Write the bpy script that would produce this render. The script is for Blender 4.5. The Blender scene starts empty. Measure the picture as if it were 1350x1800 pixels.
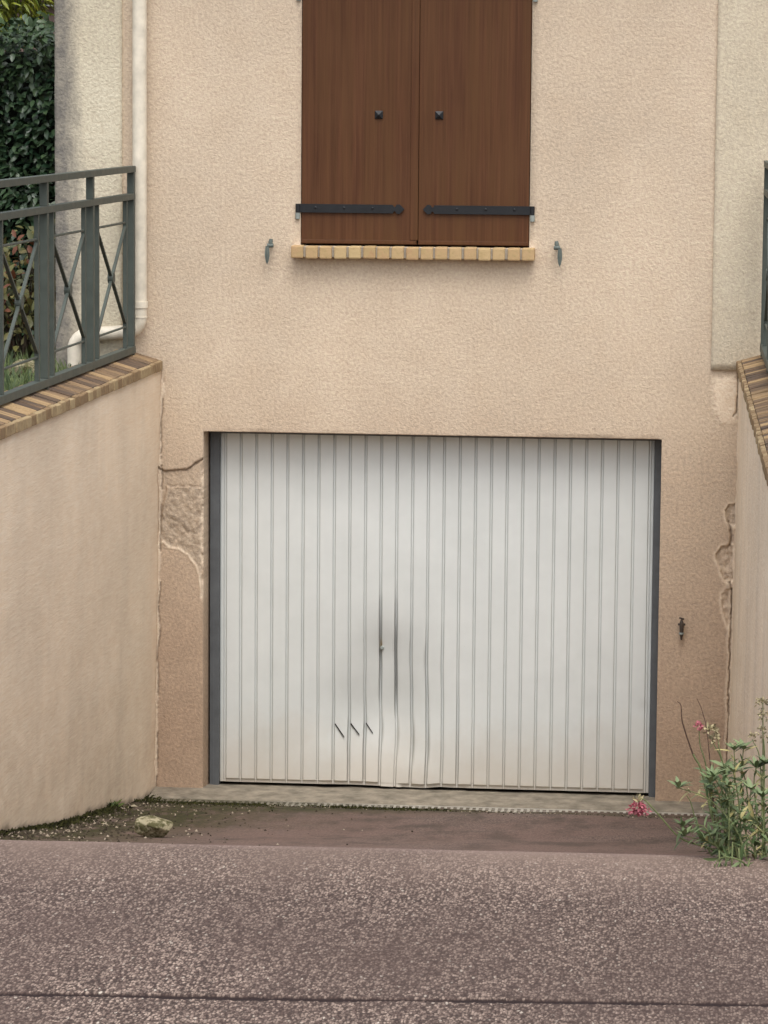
import bpy, bmesh, math, random
import numpy as np
from mathutils import Matrix, Vector

scene = bpy.context.scene
COL = scene.collection
random.seed(7)
RNG = np.random.default_rng(7)

# ------------------------------------------------------------------ camera, world, sun
cam_data = bpy.data.cameras.new('camera')
cam_data.sensor_fit = 'VERTICAL'
cam_data.sensor_height = 36.0
cam_data.lens = 5993.54 / 1800 * 36
cam_data.clip_start = 0.1
cam_data.clip_end = 600
cam = bpy.data.objects.new('camera', cam_data)
COL.objects.link(cam)
cr = (0.99531072, 0.09638127, 0.00819832)
cu = (-0.01992668, 0.12136346, 0.9924081)
cw = (-0.09465458, 0.98791779, -0.12271491)
CAMP = (2.7576, -18.3796, 3.8383)
cam.matrix_world = Matrix(((cr[0], cu[0], -cw[0], CAMP[0]), (cr[1], cu[1], -cw[1], CAMP[1]),
                           (cr[2], cu[2], -cw[2], CAMP[2]), (0, 0, 0, 1)))
scene.camera = cam

SUN_EL, SUN_AZ = 64.0, 166.0          # degrees; azimuth clockwise from +y: behind the photographer
world = bpy.data.worlds.new('World')
scene.world = world
world.use_nodes = True
wn = world.node_tree
wn.nodes.clear()
sky = wn.nodes.new('ShaderNodeTexSky')
sky.sky_type = 'NISHITA'
sky.sun_disc = False
sky.sun_elevation = math.radians(SUN_EL)
sky.sun_rotation = math.radians(SUN_AZ)
sky.dust_density = 4.0
sky.air_density = 1.0
hsv = wn.nodes.new('ShaderNodeHueSaturation')
hsv.inputs['Saturation'].default_value = 0.30   # a grey overcast sky
bg = wn.nodes.new('ShaderNodeBackground')
bg.inputs['Strength'].default_value = 0.15
wo = wn.nodes.new('ShaderNodeOutputWorld')
wn.links.new(sky.outputs[0], hsv.inputs['Color'])
wn.links.new(hsv.outputs[0], bg.inputs['Color'])
wn.links.new(bg.outputs[0], wo.inputs['Surface'])

sl = bpy.data.lights.new('sun', 'SUN')
sl.energy = 0.65
sl.angle = math.radians(40)
sl.color = (1.0, 0.97, 0.92)
sun = bpy.data.objects.new('sun', sl)
COL.objects.link(sun)
az, el = math.radians(SUN_AZ), math.radians(SUN_EL)
to_sun = Vector((math.sin(az) * math.cos(el), math.cos(az) * math.cos(el), math.sin(el)))
sun.rotation_euler = (-to_sun).to_track_quat('-Z', 'Y').to_euler()
sun.location = to_sun * 40

vs = scene.view_settings
vs.view_transform = 'Standard'
vs.look = 'None'
vs.exposure = 0.84
vs.gamma = 1.0
vs.use_curve_mapping = False

# ------------------------------------------------------------------ helpers
def tag(o, label=None, cat=None, group=None, kind=None):
    if label: o['label'] = label
    if cat: o['category'] = cat
    if group: o['group'] = group
    if kind: o['kind'] = kind
    return o

def empty(name, loc, label, cat, group=None):
    o = bpy.data.objects.new(name, None)
    o.empty_display_size = 0.1
    o.location = loc
    COL.objects.link(o)
    return tag(o, label, cat, group)

def link(name, me, mat, parent=None, smooth=False):
    o = bpy.data.objects.new(name, me)
    COL.objects.link(o)
    if mat: me.materials.append(mat)
    if smooth:
        me.polygons.foreach_set('use_smooth', np.ones(len(me.polygons), bool))
    if parent is not None:
        o.parent = parent
        p = parent
        off = Vector((0, 0, 0))
        while p is not None:
            off += p.location
            p = p.parent
        o.location = -off      # meshes are written in world coordinates
    return o

class MB:
    def __init__(s):
        s.v, s.f, s.t = [], [], []
        s.tone = 0.5
    def add(s, vs_, fs):
        n = len(s.v)
        s.v.extend([tuple(p) for p in vs_])
        s.t.extend([s.tone] * len(vs_))
        s.f.extend([tuple(i + n for i in f) for f in fs])
    def box(s, x0, x1, y0, y1, z0, z1, b=0.0):
        if b <= 0:
            s.add([(x, y, z) for z in (z0, z1) for y in (y0, y1) for x in (x0, x1)],
                  [(0, 2, 3, 1), (4, 5, 7, 6), (0, 1, 5, 4), (2, 6, 7, 3), (0, 4, 6, 2), (1, 3, 7, 5)])
            return
        bm = bmesh.new()
        vv = [bm.verts.new((x, y, z)) for z in (z0, z1) for y in (y0, y1) for x in (x0, x1)]
        for f in [(0, 2, 3, 1), (4, 5, 7, 6), (0, 1, 5, 4), (2, 6, 7, 3), (0, 4, 6, 2), (1, 3, 7, 5)]:
            bm.faces.new([vv[i] for i in f])
        bmesh.ops.bevel(bm, geom=bm.edges[:], offset=b, segments=2, profile=0.6, affect='EDGES')
        bm.verts.index_update()
        s.add([v.co[:] for v in bm.verts], [[v.index for v in f.verts] for f in bm.faces])
        bm.free()
    def bar(s, a, b, w, h, up=(0, 0, 1)):
        a, b = Vector(a), Vector(b)
        d = (b - a).normalized()
        u = Vector(up)
        sd = d.cross(u)
        if sd.length < 1e-4: sd = d.cross(Vector((1, 0, 0)))
        sd.normalize()
        u = sd.cross(d).normalized()
        vs_ = []
        for p in (a, b):
            for i, j in ((-1, -1), (1, -1), (1, 1), (-1, 1)):
                vs_.append(p + sd * (i * w / 2) + u * (j * h / 2))
        s.add(vs_, [(0, 1, 5, 4), (1, 2, 6, 5), (2, 3, 7, 6), (3, 0, 4, 7), (3, 2, 1, 0), (4, 5, 6, 7)])
    def tube(s, pts, rad, n=12, caps=True):
        pts = [Vector(p) for p in pts]
        rads = rad if isinstance(rad, (list, tuple)) else [rad] * len(pts)
        vs_ = []
        prev = None
        for i, p in enumerate(pts):
            d = (pts[min(i + 1, len(pts) - 1)] - pts[max(i - 1, 0)]).normalized()
            if prev is None:
                ref = Vector((0, 0, 1)) if abs(d.z) < 0.9 else Vector((1, 0, 0))
                prev = d.cross(ref).normalized()
            prev = (prev - d * prev.dot(d)).normalized()
            b = d.cross(prev)
            for k in range(n):
                a = 2 * math.pi * k / n
                vs_.append(p + (prev * math.cos(a) + b * math.sin(a)) * rads[i])
        fs = []
        for i in range(len(pts) - 1):
            for k in range(n):
                fs.append((i * n + k, i * n + (k + 1) % n, (i + 1) * n + (k + 1) % n, (i + 1) * n + k))
        s.add(vs_, fs)
        if caps:
            s.add(vs_[:n], [tuple(reversed(range(n)))])
            s.add(vs_[-n:], [tuple(range(n))])
    def prism(s, poly, y0, y1):     # poly in x, z; extruded along y
        n = len(poly)
        vs_ = [(x, y0, z) for x, z in poly] + [(x, y1, z) for x, z in poly]
        fs = [tuple(range(n)), tuple(reversed(range(n, 2 * n)))]
        for i in range(n):
            j = (i + 1) % n
            fs.append((i, i + n, j + n, j))
        s.add(vs_, fs)
    def build(s, name, mat, parent=None, smooth=False, fix=True):
        me = bpy.data.meshes.new(name)
        me.from_pydata(s.v, [], s.f)
        a = me.attributes.new('tone', 'FLOAT', 'POINT')
        a.data.foreach_set('value', np.array(s.t, np.float32))
        if fix:
            bm = bmesh.new()
            bm.from_mesh(me)
            bmesh.ops.recalc_face_normals(bm, faces=bm.faces[:])
            bm.to_mesh(me)
            bm.free()
        return link(name, me, mat, parent, smooth)

def arr_mesh(name, verts, faces, attrs=None):
    me = bpy.data.meshes.new(name)
    verts = np.asarray(verts, np.float32)
    faces = np.asarray(faces, np.int32)
    k = faces.shape[1]
    me.vertices.add(len(verts))
    me.vertices.foreach_set('co', verts.ravel())
    me.loops.add(faces.size)
    me.loops.foreach_set('vertex_index', faces.ravel())
    me.polygons.add(len(faces))
    me.polygons.foreach_set('loop_start', np.arange(0, faces.size, k, dtype=np.int32))
    me.polygons.foreach_set('loop_total', np.full(len(faces), k, np.int32))
    for nm, (typ, data) in (attrs or {}).items():
        a = me.attributes.new(nm, typ, 'POINT')
        a.data.foreach_set('value' if typ == 'FLOAT' else 'color', np.asarray(data, np.float32).ravel())
    me.update(calc_edges=True)
    me.validate()
    return me

def lines(*segs):      # (start, stop, step) runs joined
    out = []
    for a, b, st in segs:
        n = max(1, int(round((b - a) / st)))
        out.extend(list(np.linspace(a, b, n + 1)))
    out = sorted(out)
    r = [out[0]]
    for v in out[1:]:
        if v - r[-1] > 1e-5: r.append(v)
    return np.array(r)

def h2(ix, iy, seed):
    n = (ix.astype(np.int64) * 374761393 + iy.astype(np.int64) * 668265263 + seed * 1442695041) & 0xFFFFFFFF
    n = ((n ^ (n >> 13)) * 1274126177) & 0xFFFFFFFF
    return ((n ^ (n >> 16)) & 0xFFFF) / 65535.0

def vnoise(x, y, seed=0):
    xi, yi = np.floor(x), np.floor(y)
    fx, fy = x - xi, y - yi
    fx, fy = fx * fx * (3 - 2 * fx), fy * fy * (3 - 2 * fy)
    a, b = h2(xi, yi, seed), h2(xi + 1, yi, seed)
    c, d = h2(xi, yi + 1, seed), h2(xi + 1, yi + 1, seed)
    return (a * (1 - fx) + b * fx) * (1 - fy) + (c * (1 - fx) + d * fx) * fy

def fbm(x, y, seed=0, o=4):
    r, amp, tot = 0, 1.0, 0
    for i in range(o):
        r = r + amp * vnoise(x * 2 ** i + 17.3 * i, y * 2 ** i - 9.1 * i, seed + i)
        tot += amp
        amp *= 0.5
    return r / tot

def worley(x, y, seed=0):     # nearest, second nearest distance and the cell's own random number
    xi, yi = np.floor(x), np.floor(y)
    f1 = np.full(x.shape, 9.0)
    f2 = np.full(x.shape, 9.0)
    idn = np.zeros(x.shape)
    for dx in (-1, 0, 1):
        for dy in (-1, 0, 1):
            cx, cy = xi + dx, yi + dy
            px = cx + 0.12 + 0.76 * h2(cx, cy, seed)
            py = cy + 0.12 + 0.76 * h2(cx, cy, seed + 5)
            d = np.hypot(px - x, py - y)
            near = d < f1
            f2 = np.where(near, f1, np.minimum(f2, d))
            idn = np.where(near, h2(cx, cy, seed + 9), idn)
            f1 = np.where(near, d, f1)
    return f1, f2, idn

def seg_dist(x, z, pl):
    d = np.full(x.shape, 1e9)
    for (ax, az_), (bx, bz) in zip(pl[:-1], pl[1:]):
        ex, ez = bx - ax, bz - az_
        t = np.clip(((x - ax) * ex + (z - az_) * ez) / (ex * ex + ez * ez + 1e-12), 0, 1)
        d = np.minimum(d, np.hypot(x - ax - t * ex, z - az_ - t * ez))
    return d

def inside(x, z, poly):
    c = np.zeros(x.shape, bool)
    n = len(poly)
    for i in range(n):
        (ax, az_), (bx, bz) = poly[i], poly[(i + 1) % n]
        if az_ == bz: continue
        k = ((az_ > z) != (bz > z)) & (x < (bx - ax) * (z - az_) / (bz - az_) + ax)
        c ^= k
    return c

def sdf(x, z, poly):
    d = seg_dist(x, z, list(poly) + [poly[0]])
    return np.where(inside(x, z, poly), -d, d)

def sstep(a, b, x):
    t = np.clip((x - a) / (b - a), 0, 1)
    return t * t * (3 - 2 * t)

# ------------------------------------------------------------------ materials
class NT:
    def __init__(s, name):
        s.m = bpy.data.materials.new(name)
        s.m.use_nodes = True
        s.t = s.m.node_tree
        s.b = s.t.nodes['Principled BSDF']
        s._co = None
    def n(s, typ, **kw):
        nd = s.t.nodes.new(typ)
        for k, v in kw.items(): setattr(nd, k, v)
        return nd
    def l(s, a, b): s.t.links.new(a, b)
    def co(s):
        if s._co is None:
            s._co = s.n('ShaderNodeTexCoord').outputs['Object']
        return s._co
    def map(s, scale):
        m = s.n('ShaderNodeMapping')
        m.inputs['Scale'].default_value = scale
        s.l(s.co(), m.inputs['Vector'])
        return m.outputs[0]
    def noise(s, scale, detail=3, rough=0.55, dist=0.0, vec=None):
        nd = s.n('ShaderNodeTexNoise')
        nd.inputs['Scale'].default_value = scale
        nd.inputs['Detail'].default_value = detail
        nd.inputs['Roughness'].default_value = rough
        nd.inputs['Distortion'].default_value = dist
        s.l(vec if vec is not None else s.co(), nd.inputs['Vector'])
        return nd.outputs['Fac']
    def rng(s, v, a, b, c=0.0, d=1.0):
        nd = s.n('ShaderNodeMapRange')
        nd.inputs[1].default_value, nd.inputs[2].default_value = a, b
        nd.inputs[3].default_value, nd.inputs[4].default_value = c, d
        s.l(v, nd.inputs[0])
        return nd.outputs[0]
    def math(s, op, a, b=None):
        nd = s.n('ShaderNodeMath', operation=op)
        for i, v in enumerate((a, b)):
            if v is None: continue
            if isinstance(v, (int, float)): nd.inputs[i].default_value = v
            else: s.l(v, nd.inputs[i])
        return nd.outputs[0]
    def mix(s, fac, a, b, mode='MIX'):
        nd = s.n('ShaderNodeMix', data_type='RGBA', blend_type=mode)
        for i, v in ((0, fac), (6, a), (7, b)):
            if isinstance(v, (int, float)): nd.inputs[i].default_value = v
            elif isinstance(v, tuple): nd.inputs[i].default_value = (*v, 1) if len(v) == 3 else v
            else: s.l(v, nd.inputs[i])
        return nd.outputs[2]
    def attr(s, name, out='Fac'):
        nd = s.n('ShaderNodeAttribute', attribute_name=name)
        return nd.outputs[out]
    def bump(s, h, dist, strength=1.0, prev=None):
        nd = s.n('ShaderNodeBump')
        nd.inputs['Distance'].default_value = dist
        nd.inputs['Strength'].default_value = strength
        s.l(h, nd.inputs['Height'])
        if prev is not None: s.l(prev, nd.inputs['Normal'])
        return nd.outputs[0]
    def done(s, col, rough=0.8, nrm=None, metal=0.0, spec=0.5):
        if isinstance(col, tuple): s.b.inputs['Base Color'].default_value = (*col, 1)
        else: s.l(col, s.b.inputs['Base Color'])
        if isinstance(rough, (int, float)): s.b.inputs['Roughness'].default_value = rough
        else: s.l(rough, s.b.inputs['Roughness'])
        s.b.inputs['Metallic'].default_value = metal
        s.b.inputs['Specular IOR Level'].default_value = spec
        if nrm is not None: s.l(nrm, s.b.inputs['Normal'])
        return s.m

def srgb(r, g, b):
    f = lambda c: (c / 255 / 12.92) if c / 255 <= 0.04045 else ((c / 255 + 0.055) / 1.055) ** 2.4
    return (f(r), f(g), f(b))

CREAM = (0.575, 0.475, 0.368)
def stucco(name, base, grain=62.0, bumpd=0.0042, var=0.09, mask=False, wear=False, streak=0, aniso=None):
    t = NT(name)
    big = t.noise(0.9, 4, 0.6)
    mid = t.noise(5.5, 4, 0.65, 0, t.map((1, .15, 1)) if aniso else None)
    gv = t.map(aniso) if aniso else None
    g1 = t.noise(grain, 2.5, 0.6, 0.35, gv)
    g2 = t.noise(grain * 2.3, 2, 0.5, 0, gv)
    lo = tuple(c * 0.86 for c in base)
    hi = tuple(min(1, c * 1.10) for c in base)
    col = t.mix(t.rng(big, 0.3, 0.7), lo, hi)
    col = t.mix(t.rng(mid, 0.35, 0.75, 0.0, 0.35), col, tuple(c * k for c, k in zip(base, (0.86, 0.80, 0.74))))
    if streak:
        st = t.noise(1.0, 4, 0.6, 0.0, t.map((8, 3.2, 0.40)))
        col = t.mix(t.rng(st, 0.45, 0.70, 0.0, streak), col, (0.42, 0.35, 0.28))
    if mask:
        sep = t.n('ShaderNodeSeparateColor')
        t.l(t.attr('mask', 'Color'), sep.inputs[0])
        z = t.n('ShaderNodeSeparateXYZ')
        t.l(t.co(), z.inputs[0])
        # damp, pinker render towards the foot of the wall, with a ragged tide line
        tide = t.math('ADD', z.outputs[2], t.math('MULTIPLY', t.math('SUBTRACT', t.noise(1.7, 5, 0.6), 0.5), 1.1))
        damp = t.rng(tide, 2.25, 0.35, 0.0, 1.0)
        col = t.mix(t.math('MULTIPLY', damp, 0.85), col, t.mix(t.rng(mid, 0.3, 0.7), (0.335, 0.240, 0.172), (0.42, 0.305, 0.222)))
        col = t.mix(t.math('MULTIPLY', sep.outputs[0], t.rng(t.noise(22, 4, 0.6), 0.3, 0.7, 0.45, 1.0)), col,
                    t.mix(t.rng(t.noise(30, 4, 0.7), 0.35, 0.65), (0.26, 0.215, 0.165), (0.50, 0.42, 0.33)))
        col = t.mix(sep.outputs[1], col, (0.72, 0.60, 0.47))
        col = t.mix(sep.outputs[2], col, (0.11, 0.08, 0.055))
    if wear:
        sep = t.n('ShaderNodeSeparateColor')
        t.l(t.attr('mask', 'Color'), sep.inputs[0])
        col = t.mix(sep.outputs[0], col, (0.10, 0.085, 0.06))
        col = t.mix(sep.outputs[1], col, (0.62, 0.50, 0.38))
        col = t.mix(t.math('MULTIPLY', sep.outputs[2], t.rng(t.noise(7, 5, 0.65), 0.35, 0.62)), col, (0.36, 0.255, 0.18))
    col = t.mix(var * 2.2, col, t.mix(t.rng(g1, 0.30, 0.70), (0.12, 0.09, 0.07), (1.0, 0.92, 0.80)), 'OVERLAY')
    hgt = t.math('ADD', g1, t.math('MULTIPLY', g2, 0.45))
    nrm = t.bump(hgt, bumpd, 0.9)
    return t.done(col, 0.92, nrm, spec=0.15)

M = {}
M['facade'] = stucco('facade_render', CREAM, mask=True)
M['band'] = stucco('band_render', (0.56, 0.495, 0.385), bumpd=0.004)
M['wall_side'] = stucco('wall_render', (0.80, 0.665, 0.515), grain=85, bumpd=0.0012, var=0.055, wear=True, aniso=(1, .10, 1), streak=.18)
M['wall_right'] = stucco('wall_render_streaked', (0.84, 0.715, 0.565), grain=60, bumpd=0.004, var=0.06, wear=True, streak=.28, aniso=(1, .13, 1))

def band_dirty():
    t = NT('band_render_weathered')
    x = t.n('ShaderNodeSeparateXYZ')
    t.l(t.co(), x.inputs[0])
    g1 = t.noise(62, 2.5, 0.6, 0.35)
    edge = t.math('ADD', x.outputs[0], t.math('MULTIPLY', t.math('SUBTRACT', t.noise(3.2, 5, 0.65, 0, t.map((1.2, 1.2, 0.55))), 0.5), 0.22))
    grime = t.rng(edge, -0.76, -0.655, 0.95, 0.0)
    col = t.mix(t.rng(t.noise(2, 4, 0.6), 0.3, 0.7), (0.53, 0.475, 0.365), (0.62, 0.565, 0.445))
    col = t.mix(t.math('MULTIPLY', grime, t.rng(t.noise(9, 5, 0.7), 0.25, 0.6, 0.6, 1)), col, (0.150, 0.143, 0.135))
    col = t.mix(0.22, col, t.mix(t.rng(g1, 0.3, 0.7), (0.12, 0.1, 0.08), (1, 0.94, 0.84)), 'OVERLAY')
    return t.done(col, 0.92, t.bump(g1, 0.006, 0.9), spec=0.15)
M['band_dirty'] = band_dirty()

def wood():
    t = NT('shutter_wood')
    w1 = t.noise(1.0, 5, 0.62, 0.35, t.map((70, 70, 1.4)))
    w2 = t.noise(1.0, 4, 0.6, 0.2, t.map((14, 14, 0.7)))
    w3 = t.noise(2.1, 3, 0.5)
    col = t.mix(t.rng(w1, 0.32, 0.68), (0.057, 0.0195, 0.0075), (0.108, 0.043, 0.0175))
    col = t.mix(t.rng(w2, 0.38, 0.68, 0, 0.6), col, (0.098, 0.046, 0.015))
    col = t.mix(t.rng(w3, 0.4, 0.7, 0, 0.35), col, (0.105, 0.047, 0.020))
    return t.done(col, t.rng(w1, 0.3, 0.7, 0.48, 0.62), t.bump(w1, 0.0012, 0.5), spec=0.22)
M['wood'] = wood()

def metal_paint(name, col, rough=0.45, chips=0.0, chipcol=(0.05, 0.045, 0.04)):
    t = NT(name)
    n1 = t.noise(14, 4, 0.6)
    c = t.mix(t.rng(n1, 0.3, 0.7), tuple(k * 0.84 for k in col), tuple(k * 1.12 for k in col))
    if chips: c = t.mix(t.rng(t.noise(55, 5, 0.7), 0.66, 0.72, 0, chips), c, chipcol)
    return t.done(c, t.rng(n1, 0.3, 0.7, rough - 0.08, rough + 0.1), t.bump(t.noise(120, 3), 0.0006, 0.5), spec=0.4)
M['rail'] = metal_paint('railing_paint', (0.060, 0.072, 0.060), 0.55, 0.6)
M['black'] = metal_paint('black_iron', (0.010, 0.011, 0.013), 0.5)
M['zinc'] = metal_paint('galvanised_steel', (0.26, 0.29, 0.27), 0.5, 0.5, (0.14, 0.12, 0.1))
M['dog'] = metal_paint('weathered_iron', (0.115, 0.135, 0.12), 0.6, 0.7, (0.09, 0.06, 0.04))
M['frame'] = metal_paint('door_frame_paint', (0.105, 0.112, 0.118), 0.55, 0.3)
M['pvc'] = metal_paint('cream_plastic', (0.70, 0.635, 0.515), 0.4)
M['darkgap'] = metal_paint('dark_gap', (0.012, 0.011, 0.010), 0.9)
M['chip_dark'] = metal_paint('rusty_iron', (0.055, 0.040, 0.030), 0.7, 0.5, (0.12, 0.06, 0.03))

def door_paint():
    t = NT('garage_door_paint')
    n1 = t.noise(3.5, 4, 0.6)
    col = t.mix(t.rng(n1, 0.3, 0.7), (0.635, 0.660, 0.640), (0.705, 0.730, 0.710))
    z = t.n('ShaderNodeSeparateXYZ')
    t.l(t.co(), z.inputs[0])
    # warm bounce off the ground painted near the sill, broken up by noise
    tide = t.math('ADD', z.outputs[2], t.math('MULTIPLY', t.math('SUBTRACT', t.noise(2.6, 5, 0.7), 0.5), 0.5))
    dirt = t.rng(tide, 0.42, -0.05, 0.0, 0.55)  # amount of painted bounce, fading upwards
    col = t.mix(dirt, col, (0.50, 0.40, 0.29))
    col = t.mix(t.rng(t.noise(90, 4, 0.7), 0.68, 0.76, 0, 0.35), col, (0.34, 0.27, 0.20))
    col = t.mix(t.math('MULTIPLY', t.attr('shade_smudge'), t.rng(t.noise(4, 5, 0.6), .25, .65, .4, 1)), col, (0.30, 0.30, 0.29))
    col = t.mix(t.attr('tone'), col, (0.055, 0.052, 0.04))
    col = t.mix(t.attr('rust'), col, (0.30, 0.19, 0.055))
    return t.done(col, 0.38, t.bump(t.noise(7, 2), 0.004, 0.25), spec=0.45)
M['door'] = door_paint()

def brick(name, a, b, c, flame):
    t = NT(name)
    tone = t.attr('tone')
    if flame: st = t.noise(1.0, 4, 0.65, 0.3, t.map((3.5, 55, 8)))
    else: st = t.noise(30, 4, 0.6)
    col = t.mix(tone, a, b)
    col = t.mix(t.rng(t.math('ADD', st, t.math('MULTIPLY', t.math('SUBTRACT', tone, 0.5), -0.30)), 0.40, 0.66, 0, 0.9), col, c)
    col = t.mix(t.rng(t.noise(60, 4, 0.7), 0.6, 0.75, 0, 0.5), col, tuple(k * 0.5 for k in c))
    return t.done(col, 0.85, t.bump(t.noise(90, 4, 0.6), 0.003, 0.8), spec=0.2)
M['coping'] = brick('flamed_brick', (0.20, 0.122, 0.076), (0.40, 0.275, 0.145), (0.080, 0.061, 0.048), True)
M['nose'] = brick('pale_brick_ends', (0.26, 0.18, 0.10), (0.37, 0.28, 0.16), (0.22, 0.145, 0.08), False)
M['sill'] = brick('sand_brick', (0.42, 0.235, 0.13), (0.50, 0.38, 0.20), (0.42, 0.305, 0.15), False)
def plain(name, base, var=0.2, scale=20, bumpd=0.004, rough=0.9, spec=0.2):
    t = NT(name)
    n1 = t.noise(scale, 5, 0.65)
    c = t.mix(t.rng(n1, 0.3, 0.7), tuple(k * (1 - var) for k in base), tuple(k * (1 + var) for k in base))
    return t.done(c, rough, t.bump(t.noise(scale * 3, 4, 0.6), bumpd, 0.8), spec=spec)
M['mortar_dark'] = plain('dirty_mortar', (0.13, 0.10, 0.072), 0.25, 30)
M['mortar'] = plain('mortar', (0.33, 0.285, 0.225), 0.2, 30)
def gratemat():
    t = NT('galvanised_grate')
    x = t.n('ShaderNodeSeparateXYZ')
    t.l(t.co(), x.inputs[0])
    c = t.mix(t.rng(t.noise(25, 5, .65), .3, .7), (0.25, 0.23, 0.19), (0.40, 0.37, 0.32))
    e = t.math('ADD', x.outputs[0], t.math('MULTIPLY', t.math('SUBTRACT', t.noise(5, 5, .7), .5), 2.2))
    c = t.mix(t.rng(e, 1.4, .3, 0, .8), c, (0.075, 0.065, 0.036))
    return t.done(c, .7, None, spec=.25)
M['grate'] = gratemat()
M['concrete'] = plain('concrete_sill', (0.205, 0.178, 0.138), 0.45, 9, 0.006)
M['tile'] = plain('roof_tile', (0.20, 0.085, 0.05), 0.3, 12)
M['pinkboard'] = plain('pink_boards', (0.27, 0.195, 0.175), 0.15, 12)
M['earth'] = plain('garden_earth', (0.055, 0.042, 0.028), 0.4, 9, 0.02)
M['stem'] = plain('plant_stem', (0.13, 0.15, 0.065), 0.25, 40)
M['stem_brown'] = plain('dry_stem', (0.075, 0.045, 0.032), 0.3, 40)
M['bark'] = plain('bark', (0.06, 0.045, 0.03), 0.35, 25)

def leafmat(name, a, b, rough=0.45, spec=0.4, c=None):
    t = NT(name)
    tone = t.attr('tone')
    col = t.mix(tone, a, b)
    if c is not None: col = t.mix(t.rng(tone, 0.80, 0.86), col, c)
    m = t.done(col, rough, None, spec=spec)
    return m
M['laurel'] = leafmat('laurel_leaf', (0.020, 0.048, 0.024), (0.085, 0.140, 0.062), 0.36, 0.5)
M['lime'] = leafmat('bamboo_leaf', (0.11, 0.17, 0.016), (0.40, 0.42, 0.040), 0.5)
M['conifer'] = leafmat('conifer_leaf', (0.014, 0.030, 0.012), (0.032, 0.055, 0.020), 0.7)
M['photinia'] = leafmat('photinia_leaf', (0.045, 0.062, 0.018), (0.20, 0.175, 0.055), 0.45, 0.4, (0.17, 0.060, 0.028))
M['grass'] = leafmat('grass_blade', (0.022, 0.045, 0.010), (0.085, 0.115, 0.026), 0.6)
M['valerian'] = leafmat('valerian_leaf', (0.050, 0.085, 0.026), (0.20, 0.245, 0.115), 0.5, 0.4, (0.36, 0.31, 0.13))
M['petal'] = leafmat('valerian_flower', (0.27, 0.035, 0.062), (0.52, 0.19, 0.215), 0.6)
M['seed'] = leafmat('seed_head', (0.14, 0.11, 0.07), (0.42, 0.36, 0.20), 0.8)
M['moss'] = leafmat('moss', (0.010, 0.010, 0.005), (0.042, 0.042, 0.013), 0.9, 0.1)
M['crumb'] = leafmat('soil_crumb', (0.022, 0.017, 0.011), (0.085, 0.068, 0.050), 0.95, 0.1, (.30, .25, .19))
M['litter'] = leafmat('dry_leaf', (0.26, 0.215, 0.14), (0.40, 0.35, 0.25), 0.8)

def rockmat():
    t = NT('limestone')
    n1 = t.noise(24, 5, 0.7)
    n2 = t.noise(11, 4, 0.6)
    col = t.mix(t.rng(n2, 0.3, 0.7), (0.25, 0.215, 0.13), (0.40, 0.36, 0.25))
    col = t.mix(t.rng(n1, 0.44, 0.56, 0, 0.9), col, (0.060, 0.058, 0.022))
    return t.done(col, 0.95, t.bump(n1, 0.012, 1.0), spec=0.1)
M['rock'] = rockmat()

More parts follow.
